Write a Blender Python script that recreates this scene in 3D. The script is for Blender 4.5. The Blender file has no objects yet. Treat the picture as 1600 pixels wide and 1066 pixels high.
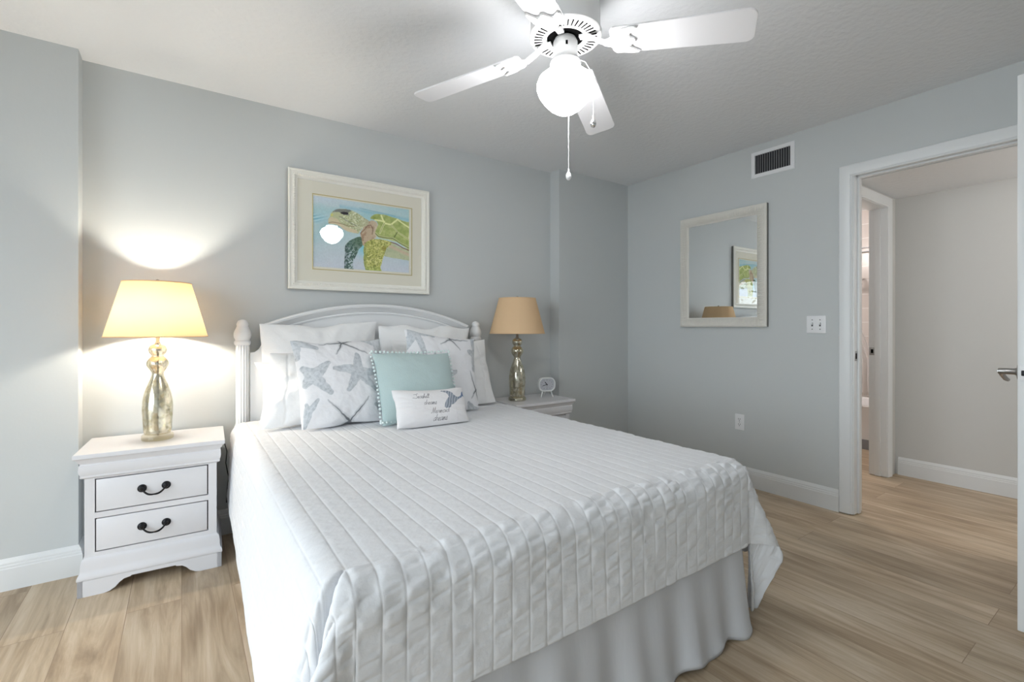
import bpy, bmesh, math, random
import numpy as np
from mathutils import Vector, Matrix, Euler
random.seed(7); rng = np.random.default_rng(7)
PI = math.pi
C = bpy.context.scene.collection
S = bpy.context.scene

# ------------------------------------------------------------------ camera
CAMH = 1.1465
cam = bpy.data.cameras.new('camera'); camo = bpy.data.objects.new('camera', cam); C.objects.link(camo)
cam.sensor_width = 36; cam.lens = 741.23 / 1600 * 36
cam.shift_y = -(533 - 511.4) / 1600
cam.clip_start = 0.02
camo.location = (0, 0, CAMH); camo.rotation_euler = (PI / 2, 0, -0.608226)
S.camera = camo

# ------------------------------------------------------------------ light
S.view_settings.view_transform = 'Standard'; S.view_settings.look = 'None'
S.view_settings.exposure = 0.27; S.view_settings.gamma = 1.0; S.view_settings.use_curve_mapping = False
S.cycles.diffuse_bounces = 7; S.cycles.max_bounces = 14; S.cycles.transparent_max_bounces = 16
S.cycles.sample_clamp_indirect = 6.0
W = bpy.data.worlds.new('world'); S.world = W; W.use_nodes = True
W.node_tree.nodes['Background'].inputs[0].default_value = (0.86, 0.93, 1.0, 1)
W.node_tree.nodes['Background'].inputs[1].default_value = 6.8

def lamp(name, kind, loc, energy, color=(1, 1, 1), **kw):
    l = bpy.data.lights.new(name, kind); l.energy = energy; l.color = color
    for k, v in kw.items(): setattr(l, k, v)
    o = bpy.data.objects.new(name, l); C.objects.link(o); o.location = loc; return o
WX = -2.00                                   # left wall with the glass door to the garden
win = (-0.75, 2.05, 0.06, 2.06)               # y0 y1 z0 z1
pt = lamp('window_portal', 'AREA', (WX - .02, (win[0] + win[1]) / 2, (win[2] + win[3]) / 2), 1, shape='RECTANGLE', size=win[3] - win[2], size_y=win[1] - win[0])
pt.rotation_euler = (0, -PI / 2, 0); pt.data.cycles.is_portal = True
FY = -1.15
lamp('hall_light', 'POINT', (4.05, -0.35, 1.98), 17, (1, .95, .90), shadow_soft_size=.12)
lamp('bathroom_light', 'POINT', (4.9, 2.3, 2.0), 22, (1, .91, .86), shadow_soft_size=.12)
FAN_E, BULB_E = 32.0, 820.0
PITCH = -11

# ------------------------------------------------------------------ materials
def srgb(r, g, b):
    f = lambda c: ((c / 255) / 12.92) if c / 255 <= .04045 else (((c / 255) + .055) / 1.055) ** 2.4
    return (f(r), f(g), f(b), 1)
def mat(name, col, rough=.5, metal=0, spec=.5, emit=None, estr=0, trans=0, sheen=0):
    m = bpy.data.materials.new(name); m.use_nodes = True
    b = m.node_tree.nodes['Principled BSDF']
    if len(col) == 3: col = (*col, 1)
    b.inputs['Base Color'].default_value = col; b.inputs['Roughness'].default_value = rough
    b.inputs['Metallic'].default_value = metal; b.inputs['Specular IOR Level'].default_value = spec
    b.inputs['Transmission Weight'].default_value = trans; b.inputs['Sheen Weight'].default_value = sheen
    if emit: b.inputs['Emission Color'].default_value = (*emit, 1); b.inputs['Emission Strength'].default_value = estr
    return m
class NT:
    def __init__(s, m): s.t = m.node_tree; s.b = s.t.nodes.get('Principled BSDF')
    def n(s, typ, **kw):
        x = s.t.nodes.new(typ)
        for k, v in kw.items():
            if k in x.inputs.keys() if hasattr(x.inputs, 'keys') else False: x.inputs[k].default_value = v
            else: setattr(x, k, v)
        return x
    def l(s, a, ao, b, bi): s.t.links.new(a.outputs[ao], b.inputs[bi])
def add_bump(m, scale=60, strength=.2, dist=.003, detail=3, stretch=None, kind='noise'):
    t = NT(m); tc = t.n('ShaderNodeTexCoord'); src = tc
    mp = t.n('ShaderNodeMapping'); t.l(tc, 'Object', mp, 'Vector')
    if stretch: mp.inputs['Scale'].default_value = stretch
    if kind == 'noise':
        x = t.n('ShaderNodeTexNoise'); x.inputs['Detail'].default_value = detail
    else:
        x = t.n('ShaderNodeTexVoronoi')
    x.inputs['Scale'].default_value = scale; t.l(mp, 0, x, 'Vector')
    bp = t.n('ShaderNodeBump'); bp.inputs['Strength'].default_value = strength; bp.inputs['Distance'].default_value = dist
    t.l(x, 0, bp, 'Height'); t.l(bp, 0, t.b, 'Normal'); return m

M = {}
M['wall'] = add_bump(mat('wall_paint', (.575, .602, .607), .62, spec=.3), 90, .12, .002)
M['hallwall'] = add_bump(mat('hall_paint', (.60, .60, .585), .62, spec=.3), 90, .12, .002)
M['ceil'] = add_bump(mat('ceiling_texture', (.80, .815, .835), .9, spec=.1), 38, .55, .006, 4)
M['trim'] = mat('trim_white', (.75, .77, .78), .32)
M['furn'] = mat('white_lacquer', (.71, .71, .735), .30)
M['bedwhite'] = mat('white_painted_wood', (.80, .81, .82), .35)
M['iron'] = mat('black_iron', (.012, .012, .014), .38, .6)
M['gap'] = mat('drawer_gap', (.02, .02, .022), .9)
M['fanwhite'] = mat('fan_white', (.82, .82, .82), .30)
M['blade'] = mat('fan_blade_white', (.84, .84, .86), .35)
M['slat'] = mat('vent_slat', (.42, .43, .44), .6)
M['dark'] = mat('dark_void', (.03, .03, .035), .8)
M['slot'] = mat('vent_slot', (.16, .165, .17), .8)
M['chrome'] = mat('chrome', (.75, .75, .76), .12, 1)
M['nickel'] = mat('satin_nickel', (.42, .41, .40), .28, 1)
M['plate'] = mat('plastic_plate', (.82, .83, .85), .35)
M['cotton'] = add_bump(mat('white_cotton', (.84, .845, .85), .85, spec=.15, sheen=.1), 26, .25, .012, 3)
M['skirt'] = add_bump(mat('bed_skirt_cotton', (.60, .61, .635), .9, spec=.1), 30, .2, .006, stretch=(1, 1, .15))
M['quilt'] = add_bump(mat('white_quilted_cotton', (.74, .752, .775), .72, spec=.25, sheen=.15), 70, .28, .004, 3)
M['teal'] = add_bump(mat('teal_woven', srgb(182, 201, 201), .95, spec=.1, sheen=.2), 120, .5, .003, 2, (3, 1, .5))
M['pompom'] = mat('pompom_teal', srgb(226, 238, 237), .95, spec=.1)
M['mattress'] = mat('mattress_ticking', (.8, .8, .8), .9)
M['frame'] = add_bump(mat('frame_cream', (.84, .83, .77), .45), 55, .35, .003)
M['frameside'] = mat('frame_side_grey', (.22, .22, .21), .6)
M['rope'] = add_bump(mat('mirror_frame_whitewash', (.74, .72, .67), .6), 60, .4, .003)
M['ropeside'] = mat('mirror_frame_side', (.13, .125, .115), .6)
M['mat'] = mat('mat_board', (.80, .775, .67), .85, spec=.1)
M['gold'] = mat('gold_fillet', (.55, .47, .22), .4, .5)
M['mirror'] = mat('mirror_silver', (.88, .90, .90), .01, 1)
M['porcelain'] = mat('porcelain', (.85, .85, .86), .15)
M['clock'] = mat('clock_white', (.82, .84, .84), .35)
M['clockface'] = mat('clock_face', (.50, .51, .55), .5)
M['black'] = mat('matte_black', (.004, .004, .004), .8, spec=0)
M['greytile'] = mat('grey_base_tile', (.25, .26, .28), .35)
M['leaf'] = mat('hedge_leaf', (.10, .20, .05), .6)
M['lawn'] = mat('patio_paving', (.22, .215, .21), .9)
M['linerwhite'] = mat('shower_curtain_white', (.85, .83, .82), .7)

# glowing lamps
M['globe'] = mat('opal_glass_lit', (.9, .9, .88), .3, emit=(.985, .985, 1), estr=FAN_E)
M['bulb'] = mat('bulb_lit', (1, .9, .7), .4, emit=(1, .92, .78), estr=BULB_E)
M['bulboff'] = mat('bulb_frosted', (.85, .84, .8), .3)

def shade_mat():
    m = mat('tan_linen_shade', srgb(224, 193, 155), .9, spec=.1); t = NT(m)
    out = t.t.nodes['Material Output']; tr = t.n('ShaderNodeBsdfTranslucent'); tr.inputs[0].default_value = srgb(226, 190, 140)
    mx = t.n('ShaderNodeMixShader'); mx.inputs[0].default_value = .125
    t.l(t.b, 0, mx, 1); t.l(tr, 0, mx, 2); t.l(mx, 0, out, 0)
    return add_bump(m, 260, .25, .001, 1, (1, 1, .3))
M['shade'] = shade_mat()
def mercury():
    m = mat('mercury_glass', (.80, .76, .64), .16, 1); t = NT(m); out = t.t.nodes['Material Output']
    tc = t.n('ShaderNodeTexCoord'); no = t.n('ShaderNodeTexNoise'); no.inputs['Scale'].default_value = 38; no.inputs['Detail'].default_value = 6
    t.l(tc, 'Object', no, 'Vector')
    r = t.n('ShaderNodeMapRange'); r.inputs[1].default_value = .46; r.inputs[2].default_value = .60; r.inputs[3].default_value = .22; r.inputs[4].default_value = .72
    t.l(no, 0, r, 0)
    g = t.n('ShaderNodeBsdfTransparent'); g.inputs[0].default_value = (.86, .83, .72, 1)
    mx = t.n('ShaderNodeMixShader'); t.l(r, 0, mx, 0); t.l(t.b, 0, mx, 1); t.l(g, 0, mx, 2); t.l(mx, 0, out, 0)
    vo = t.n('ShaderNodeTexVoronoi'); vo.inputs['Scale'].default_value = 60; t.l(tc, 'Object', vo, 'Vector')
    bp = t.n('ShaderNodeBump'); bp.inputs['Strength'].default_value = .12; bp.inputs['Distance'].default_value = .002; t.l(vo, 0, bp, 'Height'); t.l(bp, 0, t.b, 'Normal')
    return m
M['mercury'] = mercury()
def clear(name, tint, gl):
    m = bpy.data.materials.new(name); m.use_nodes = True; t = NT(m); out = t.t.nodes['Material Output']
    tr = t.n('ShaderNodeBsdfTransparent'); tr.inputs[0].default_value = (*tint, 1)
    g = t.n('ShaderNodeBsdfGlossy'); g.inputs['Roughness'].default_value = .012
    lw = t.n('ShaderNodeLayerWeight'); lw.inputs['Blend'].default_value = .5; pw = t.n('ShaderNodeMath', operation='POWER'); pw.inputs[1].default_value = 4.0; t.l(lw, 'Facing', pw, 0)
    fr = t.n('ShaderNodeMath', operation='MULTIPLY_ADD'); fr.inputs[1].default_value = .9; fr.inputs[2].default_value = .04; t.l(pw, 0, fr, 0)
    ge = t.n('ShaderNodeNewGeometry'); bf = t.n('ShaderNodeMath', operation='SUBTRACT'); bf.inputs[0].default_value = gl; t.l(ge, 'Backfacing', bf, 1); bf.use_clamp = True
    mt = t.n('ShaderNodeMath', operation='MULTIPLY'); t.l(bf, 0, mt, 1); t.l(fr, 0, mt, 0)
    mx = t.n('ShaderNodeMixShader'); t.l(mt, 0, mx, 0); t.l(tr, 0, mx, 1); t.l(g, 0, mx, 2); t.l(mx, 0, out, 0); return m
M['picglass'] = clear('picture_glass', (.995, .995, .995), 1.0)
M['pane'] = clear('window_glass', (.96, .97, .97), 1.0)
M['crystal'] = clear('clear_base_glass', (.92, .90, .82), 1.0)

def floor_mat():
    m = mat('oak_plank_floor', (.5, .4, .3), .42, spec=.35); t = NT(m)
    tc = t.n('ShaderNodeTexCoord')
    mp = t.n('ShaderNodeMapping'); mp.inputs['Rotation'].default_value = (0, 0, PI / 2); t.l(tc, 'Object', mp, 'Vector')
    br = t.n('ShaderNodeTexBrick'); br.offset = .37; br.offset_frequency = 2
    for k, v in (('Scale', 1.0), ('Brick Width', 1.22), ('Row Height', .182), ('Mortar Size', .0012), ('Mortar Smooth', .1), ('Bias', 0.0)): br.inputs[k].default_value = v
    br.inputs['Color1'].default_value = (0, 0, 0, 1); br.inputs['Color2'].default_value = (1, 1, 1, 1); br.inputs['Mortar'].default_value = (.3, .3, .3, 1)
    t.l(mp, 0, br, 'Vector')
    ad = t.n('ShaderNodeVectorMath', operation='ADD'); sc = t.n('ShaderNodeVectorMath', operation='SCALE'); sc.inputs['Scale'].default_value = 7.3
    t.l(br, 'Color', sc, 0); t.l(tc, 'Object', ad, 0); t.l(sc, 0, ad, 1)
    m2 = t.n('ShaderNodeMapping'); m2.inputs['Scale'].default_value = (9, .9, 1); t.l(ad, 0, m2, 'Vector')
    g1 = t.n('ShaderNodeTexNoise'); g1.inputs['Scale'].default_value = 1.6; g1.inputs['Detail'].default_value = 7; g1.inputs['Roughness'].default_value = .62; g1.inputs['Distortion'].default_value = 1.4
    t.l(m2, 0, g1, 'Vector')
    m3 = t.n('ShaderNodeMapping'); m3.inputs['Scale'].default_value = (60, 2.2, 1); t.l(ad, 0, m3, 'Vector')
    g2 = t.n('ShaderNodeTexNoise'); g2.inputs['Scale'].default_value = 2.2; g2.inputs['Detail'].default_value = 4; t.l(m3, 0, g2, 'Vector')
    # cathedral grain rings
    wv = t.n('ShaderNodeTexWave'); wv.wave_type = 'RINGS'; wv.inputs['Scale'].default_value = 1.1; wv.inputs['Distortion'].default_value = 5; wv.inputs['Detail'].default_value = 3; wv.inputs['Detail Scale'].default_value = .8
    m4 = t.n('ShaderNodeMapping'); m4.inputs['Scale'].default_value = (7, .55, 1); t.l(ad, 0, m4, 'Vector'); t.l(m4, 0, wv, 'Vector')
    cr = t.n('ShaderNodeValToRGB'); e = cr.color_ramp.elements
    e[0].position = .28; e[0].color = srgb(157, 137, 113); e[1].position = .72; e[1].color = srgb(205, 188, 166)
    x = e.new(.5); x.color = srgb(184, 164, 138)
    t.l(g1, 0, cr, 0)
    mx = t.n('ShaderNodeMixRGB', blend_type='SOFT_LIGHT'); mx.inputs[0].default_value = .30; t.l(cr, 0, mx, 1); t.l(g2, 0, mx, 2)
    mw = t.n('ShaderNodeMixRGB', blend_type='SOFT_LIGHT'); mw.inputs[0].default_value = .22; t.l(mx, 0, mw, 1); t.l(wv, 0, mw, 2)
    hs = t.n('ShaderNodeHueSaturation'); t.l(mw, 0, hs, 'Color')
    mr = t.n('ShaderNodeMapRange'); mr.inputs[3].default_value = .90; mr.inputs[4].default_value = 1.08; t.l(br, 'Color', mr, 0); t.l(mr, 0, hs, 'Value')
    mo = t.n('ShaderNodeMixRGB'); mo.inputs[2].default_value = srgb(150, 128, 106); t.l(br, 'Fac', mo, 0); t.l(hs, 0, mo, 1)
    t.l(mo, 0, t.b, 'Base Color')
    bp = t.n('ShaderNodeBump'); bp.inputs['Strength'].default_value = .12; bp.inputs['Distance'].default_value = .002; t.l(g2, 0, bp, 'Height'); t.l(bp, 0, t.b, 'Normal')
    return m
M['floor'] = floor_mat()
def tile_mat():
    m = mat('shower_tile', (.62, .58, .55), .25); t = NT(m); tc = t.n('ShaderNodeTexCoord')
    mp = t.n('ShaderNodeMapping'); mp.inputs['Rotation'].default_value = (PI / 2, 0, PI / 2); t.l(tc, 'Object', mp, 'Vector')
    sx = t.n('ShaderNodeSeparateXYZ'); cb = t.n('ShaderNodeCombineXYZ'); t.l(tc, 'Object', sx, 0); t.l(sx, 1, cb, 0); t.l(sx, 2, cb, 1)
    br = t.n('ShaderNodeTexBrick')
    for k, v in (('Scale', 1.0), ('Brick Width', .30), ('Row Height', .15), ('Mortar Size', .004)): br.inputs[k].default_value = v
    br.inputs['Color1'].default_value = (.60, .55, .52, 1); br.inputs['Color2'].default_value = (.66, .62, .59, 1); br.inputs['Mortar'].default_value = (.8, .78, .76, 1)
    t.l(cb, 0, br, 'Vector'); t.l(br, 0, t.b, 'Base Color'); return m
M['tile'] = tile_mat()
def attr_mat(name, rough=.85, spec=.15, bump=None):
    m = mat(name, (1, 1, 1), rough, spec=spec); t = NT(m); a = t.n('ShaderNodeAttribute'); a.attribute_name = 'Col'
    t.l(a, 'Color', t.b, 'Base Color')
    if bump: add_bump(m, *bump)
    return m
M['print'] = attr_mat('watercolour_print')
M['starprint'] = attr_mat('starfish_print_cotton', bump=(24, .25, .012, 3))
M['scriptprint'] = attr_mat('script_print_cotton', bump=(30, .2, .01, 3))

# ------------------------------------------------------------------ mesh helpers
class MB:
    def __init__(s): s.bm = bmesh.new()
    def box(s, x0, x1, y0, y1, z0, z1, bev=0, seg=2):
        b = bmesh.new(); bmesh.ops.create_cube(b, size=1)
        for v in b.verts: v.co = Vector((x0 + (v.co.x + .5) * (x1 - x0), y0 + (v.co.y + .5) * (y1 - y0), z0 + (v.co.z + .5) * (z1 - z0)))
        if bev: bmesh.ops.bevel(b, geom=b.edges[:], offset=bev, segments=seg, profile=.5, affect='EDGES')
        s.add(b); return s
    def add(s, b, mtx=None):
        me = bpy.data.meshes.new('t'); 
        if mtx: b.transform(mtx)
        b.to_mesh(me); s.bm.from_mesh(me); bpy.data.meshes.remove(me); b.free()
    def raw(s, verts, faces, mtx=None):
        vs = [s.bm.verts.new(mtx @ Vector(v) if mtx else v) for v in verts]
        for f in faces:
            try: s.bm.faces.new([vs[i] for i in f])
            except ValueError: pass
        return s
    def lathe(s, prof, n=40, mtx=None, flutes=0, fd=0, caps=True):
        v = []; f = []
        for r, z, *fl in prof:
            for k in range(n):
                a = 2 * PI * k / n; q = r - (fd * (.5 + .5 * math.cos(flutes * a)) ** 2 if fl else 0); v.append((q * math.cos(a), q * math.sin(a), z))
        for i in range(len(prof) - 1):
            for k in range(n):
                f.append((i * n + k, i * n + (k + 1) % n, (i + 1) * n + (k + 1) % n, (i + 1) * n + k))
        if caps and prof[0][0] > 1e-6: f.append(tuple(range(n - 1, -1, -1)))
        if caps and prof[-1][0] > 1e-6: f.append(tuple((len(prof) - 1) * n + k for k in range(n)))
        s.raw(v, f, mtx); return s
    def tube(s, pts, r, n=10, cap=True):
        pts = [Vector(p) for p in pts]; rs = r if isinstance(r, (list, tuple)) else [r] * len(pts)
        v = []; f = []; up = Vector((0, 0, 1))
        for i, p in enumerate(pts):
            d = (pts[min(i + 1, len(pts) - 1)] - pts[max(i - 1, 0)]).normalized()
            if i == 0:
                a = d.orthogonal().normalized()
            else:
                a = (a - d * a.dot(d)).normalized()
            b = d.cross(a)
            for k in range(n):
                t = 2 * PI * k / n; v.append(tuple(p + (a * math.cos(t) + b * math.sin(t)) * rs[i]))
        for i in range(len(pts) - 1):
            for k in range(n): f.append((i * n + k, i * n + (k + 1) % n, (i + 1) * n + (k + 1) % n, (i + 1) * n + k))
        if cap: f.append(tuple(range(n - 1, -1, -1))); f.append(tuple((len(pts) - 1) * n + k for k in range(n)))
        s.raw(v, f); return s
    def prism(s, poly, axis, a, b, bev=0):
        """extrude a closed 2D outline along an axis from a to b; poly points are the other two axes in xyz order"""
        def P(u, w, t): return {'x': (t, u, w), 'y': (u, t, w), 'z': (u, w, t)}[axis]
        b2 = bmesh.new(); n = len(poly)
        v0 = [b2.verts.new(P(u, w, a)) for u, w in poly]; v1 = [b2.verts.new(P(u, w, b)) for u, w in poly]
        b2.faces.new(v0[::-1]); b2.faces.new(v1)
        for i in range(n): b2.faces.new((v0[i], v0[(i + 1) % n], v1[(i + 1) % n], v1[i]))
        bmesh.ops.recalc_face_normals(b2, faces=b2.faces[:])
        if bev: bmesh.ops.bevel(b2, geom=[e for e in b2.edges if abs(e.calc_face_angle(0)) > .5], offset=bev, segments=2, affect='EDGES')
        s.add(b2); return s
    def sweep(s, prof, path, closed=False):
        """profile (list of (out, up) pairs) mitred along a horizontal path of (x, y); out is to the right of travel"""
        n = len(path); rings = []
        for i in range(n):
            p = Vector(path[i]); 
            dp = (p - Vector(path[i - 1])).normalized() if (closed or i > 0) else None
            dn = (Vector(path[(i + 1) % n]) - p).normalized() if (closed or i < n - 1) else None
            if dp is None: dp = dn
            if dn is None: dn = dp
            r0 = Vector((dp.y, -dp.x)); r1 = Vector((dn.y, -dn.x)); m = (r0 + r1); m = m / (1 + r0.dot(r1))
            rings.append([(p.x + m.x * o, p.y + m.y * o, u) for o, u in prof])
        v = [q for r in rings for q in r]; k = len(prof); f = []
        for i in range(n if closed else n - 1):
            j = (i + 1) % n
            for a in range(k - 1): f.append((i * k + a, i * k + a + 1, j * k + a + 1, j * k + a))
            f.append((i * k + k - 1, i * k, j * k, j * k + k - 1))
        if not closed: f.append(tuple(range(k))); f.append(tuple((n - 1) * k + a for a in range(k)))
        s.raw(v, f); return s
    def rot(s, mtx): s.bm.transform(mtx); return s
    def build(s, name, m, parent=None, smooth=35, loc=None):
        bmesh.ops.recalc_face_normals(s.bm, faces=s.bm.faces[:])
        me = bpy.data.meshes.new(name); s.bm.to_mesh(me); s.bm.free()
        me.materials.append(m)
        if smooth:
            me.polygons.foreach_set('use_smooth', [True] * len(me.polygons)); me.set_sharp_from_angle(angle=math.radians(smooth))
        o = bpy.data.objects.new(name, me); C.objects.link(o)
        if parent: o.parent = parent
        if loc: o.location = loc
        return o
def grid_mesh(name, P, m, parent=None, closed=False, col=None, mats=None):
    """P: (nu, nv, 3) array of points -> quad grid mesh"""
    nu, nv = P.shape[:2]
    me = bpy.data.meshes.new(name)
    i = np.arange(nu * nv).reshape(nu, nv)
    q = np.stack([i[:-1, :-1], i[1:, :-1], i[1:, 1:], i[:-1, 1:]], -1).reshape(-1, 4)
    me.vertices.add(nu * nv); me.vertices.foreach_set('co', P.reshape(-1).astype(np.float32))
    me.loops.add(q.size); me.loops.foreach_set('vertex_index', q.reshape(-1).astype(np.int32))
    me.polygons.add(len(q)); me.polygons.foreach_set('loop_start', np.arange(0, q.size, 4, dtype=np.int32))
    me.update(calc_edges=True); me.validate()
    me.polygons.foreach_set('use_smooth', [True] * len(me.polygons))
    me.materials.append(m)
    if col is not None:
        a = me.color_attributes.new('Col', 'FLOAT_COLOR', 'POINT')
        cc = np.ones((nu * nv, 4), np.float32); cc[:, :3] = col.reshape(-1, 3); a.data.foreach_set('color', cc.reshape(-1))
    o = bpy.data.objects.new(name, me); C.objects.link(o)
    if parent: o.parent = parent
    return o
def tag(o, label, cat, group=None):
    o['label'] = label; o['category'] = cat
    if group: o['group'] = group
    return o
def thing(name, label, cat, loc=(0, 0, 0), rotz=0, group=None):
    o = bpy.data.objects.new(name, None); C.objects.link(o); o.location = loc; o.rotation_euler = (0, 0, rotz); o.empty_display_size = .1
    return tag(o, label, cat, group)
def struct(o): o['kind'] = 'structure'; return o
def copy_tree(o, parent=None):
    c = o.copy(); C.objects.link(c)
    if parent: c.parent = parent
    for ch in list(o.children): copy_tree(ch, c)
    return c
# numpy value noise and 2D painting helpers
_T = rng.random((256, 256))
def vnoise(x, y):
    xi = np.floor(x).astype(int); yi = np.floor(y).astype(int); fx = x - xi; fy = y - yi
    fx = fx * fx * (3 - 2 * fx); fy = fy * fy * (3 - 2 * fy)
    g = lambda a, b: _T[a % 256, b % 256]
    return (g(xi, yi) * (1 - fx) + g(xi + 1, yi) * fx) * (1 - fy) + (g(xi, yi + 1) * (1 - fx) + g(xi + 1, yi + 1) * fx) * fy
def fbm(x, y, o=4):
    s = 0; a = .5
    for k in range(o): s = s + a * vnoise(x + 17 * k, y + 31 * k); x = x * 2; y = y * 2; a *= .5
    return s / (1 - .5 ** o)
def inpoly(x, y, P):
    r = np.zeros(x.shape, bool); n = len(P)
    for i in range(n):
        x0, y0 = P[i]; x1, y1 = P[(i + 1) % n]
        if y0 == y1: continue
        c = ((y0 > y) != (y1 > y)) & (x < (x1 - x0) * (y - y0) / (y1 - y0) + x0); r ^= c
    return r
def dseg(x, y, a, b):
    ax, ay = a; bx, by = b; dx = bx - ax; dy = by - ay; L = dx * dx + dy * dy + 1e-12
    t = np.clip(((x - ax) * dx + (y - ay) * dy) / L, 0, 1)
    return np.hypot(x - ax - t * dx, y - ay - t * dy), t
def dline(x, y, pts):
    d = np.full(x.shape, 1e9)
    for a, b in zip(pts[:-1], pts[1:]): d = np.minimum(d, dseg(x, y, a, b)[0])
    return d
def smooth_closed(P, n=6):
    P = np.array(P, float); k = len(P); out = []
    for i in range(k):
        p0, p1, p2, p3 = P[i - 1], P[i], P[(i + 1) % k], P[(i + 2) % k]
        for t in np.arange(n) / n:
            out.append(.5 * (2 * p1 + (p2 - p0) * t + (2 * p0 - 5 * p1 + 4 * p2 - p3) * t * t + (3 * p1 - p0 - 3 * p2 + p3) * t ** 3))
    return [tuple(p) for p in out]
def lin(r, g, b): return np.array(srgb(r, g, b)[:3])
def blend(c, m, col, a=1.0):
    m = np.clip(m, 0, 1)[..., None] * a
    return c * (1 - m) + np.asarray(col) * m

# ------------------------------------------------------------------ room shell
YL, YR, XR, H = 2.961, 3.074, 3.353, 2.44
XA, XB = -0.394, 2.530                      # the bed alcove runs between these
XO = XR + .115
b = MB()
b.prism([(WX - .1, YL), (XA, YL), (XA, YR), (XB, YR), (XB, YL), (XO, YL), (XO, YR + .12), (WX - .1, YR + .12)], 'z', 0, H + .05)
struct(b.build('wall_back', M['wall'], smooth=0))
b = MB()
DY0, DY1, DZ = .345, 1.203, 2.083           # rough opening of the bedroom door
b.box(XR, XO, DY1, YL, 0, H + .05); b.box(XR, XO, FY - .1, DY0, 0, H + .05); b.box(XR, XO, DY0, DY1, DZ, H + .05)
struct(b.build('wall_right', M['wall'], smooth=0))
b = MB()
b.box(WX - .1, WX, win[1], YL, 0, H + .05); b.box(WX - .1, WX, FY - .1, win[0], 0, H + .05)
b.box(WX - .1, WX, win[0], win[1], win[3], H + .05); b.box(WX - .1, WX, win[0], win[1], 0, win[2])
struct(b.build('wall_left', M['wall'], smooth=0))
b = MB()
b.box(WX, XR, FY - .1, FY, 0, H + .05)
struct(b.build('wall_front', M['wall'], smooth=0))
struct(MB().box(WX - .1, 6.2, FY - .1, 3.3, -.1, 0).build('floor', M['floor'], smooth=0))
struct(MB().box(WX - .1, XO, FY - .1, YR + .12, H, H + .1).build('ceiling', M['ceil'], smooth=0))
# hall and bathroom beyond the door
HX, HY, HZ = 4.59, 1.335, 2.150
struct(MB().box(HX, HX + .1, FY - .1, HY, 0, HZ + .3).build('wall_hall', M['hallwall'], smooth=0))
struct(MB().box(XO, HX, FY - .2, FY - .1, 0, HZ + .3).build('wall_hall_end', M['hallwall'], smooth=0))
struct(MB().box(XO, HX + .1, FY - .1, HY, HZ, HZ + .08).build('ceiling_hall', M['ceil'], smooth=0))
BX0, BX1, BZ = 3.60, 4.42, 2.075
b = MB(); b.box(XO, BX0, HY, HY + .11, 0, HZ + .3); b.box(BX1, HX + .1, HY, HY + .11, 0, HZ + .3); b.box(BX0, BX1, HY, HY + .11, BZ, HZ + .3)
struct(b.build('wall_bathroom_front', M['hallwall'], smooth=0))
struct(MB().box(6.0, 6.1, HY, 3.3, 0, 2.6).build('wall_bathroom_tile', M['tile'], smooth=0))
b = MB(); b.box(XO, 6.0, 3.2, 3.3, 0, 2.6); b.box(HX + .1, 6.0, HY, HY + .1, 0, 2.6)
struct(b.build('wall_bathroom_side', M['tile'], smooth=0))
struct(MB().box(XO, 6.1, HY + .11, 3.3, 2.40, 2.5).build('ceiling_bathroom', M['ceil'], smooth=0))

# baseboards: stepped profile mitred round the corners
BP = [(0, 0), (.017, 0), (.017, .094), (.0145, .098), (.0145, .106), (.0115, .110), (.0115, .118), (.006, .128), (.002, .136), (0, .136)]
struct(MB().sweep(BP, [(WX, YL), (XA, YL), (XA, YR), (XB, YR), (XB, YL), (XR, YL), (XR, 1.2555)]).build('baseboard_back', M['trim'], smooth=25))
struct(MB().sweep(BP, [(XR, .29), (XR, FY), (WX, FY), (WX, win[0] - .08)]).build('baseboard_front', M['trim'], smooth=25))
struct(MB().sweep(BP, [(HX, HY - .02), (HX, FY - .1)]).build('baseboard_hall', M['trim'], smooth=25))

# door casings: a profile with a bead, mitred (u = distance from the opening, w = projection)
CP = [(0, 0), (0, .010), (.006, .013), (.012, .011), (.018, .014), (.050, .018), (.066, .018), (.072, .014), (.072, 0)]
def casing(path, norm, name):
    """path: 3 corners inner edge as (a, z) ; norm maps (a, w, z) to xyz"""
    (a0, z0), (a1, z1), (a2, z2), (a3, z3) = path
    v = []; f = []; k = len(CP)
    sgn = 1 if a3 > a0 else -1
    for (a, z, da, dz) in ((a0, z0, -sgn, 0), (a1, z1, -sgn, 1), (a2, z2, sgn, 1), (a3, z3, sgn, 0)):
        for u, w in CP: v.append(norm(a + da * u, w, z + dz * u))
    for i in range(3):
        for q in range(k - 1): f.append((i * k + q, i * k + q + 1, (i + 1) * k + q + 1, (i + 1) * k + q))
        f.append((i * k + k - 1, i * k, (i + 1) * k, (i + 1) * k + k - 1))
    f.append(tuple(range(k))); f.append(tuple(3 * k + q for q in range(k)))
    return struct(MB().raw(v, f).build(name, M['trim'], smooth=25))
JY0, JY1, JZ = .363, 1.183, 2.065
casing([(JY1, .008), (JY1, JZ), (JY0, JZ), (JY0, .008)], lambda a, w, z: (XR - w, a, z), 'trim_1')
casing([(JY1, .008), (JY1, JZ), (JY0, JZ), (JY0, .008)], lambda a, w, z: (XO + w, a, z), 'trim_2')
b = MB()   # jamb with stop
b.box(XR - .001, XO + .001, JY1 - .006, DY1, .006, DZ, .001); b.box(XR - .001, XO + .001, DY0, JY0 + .006, .006, DZ, .001); b.box(XR - .001, XO + .001, JY0, JY1, JZ + .006, DZ, .001)
b.box(XR + .042, XR + .075, JY1 - .018, JY1 - .004, .006, JZ + .004, .003); b.box(XR + .042, XR + .075, JY0 + .004, JY0 + .018, .006, JZ + .004, .003); b.box(XR + .042, XR + .075, JY0, JY1, JZ - .006, JZ + .008, .003)
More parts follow.
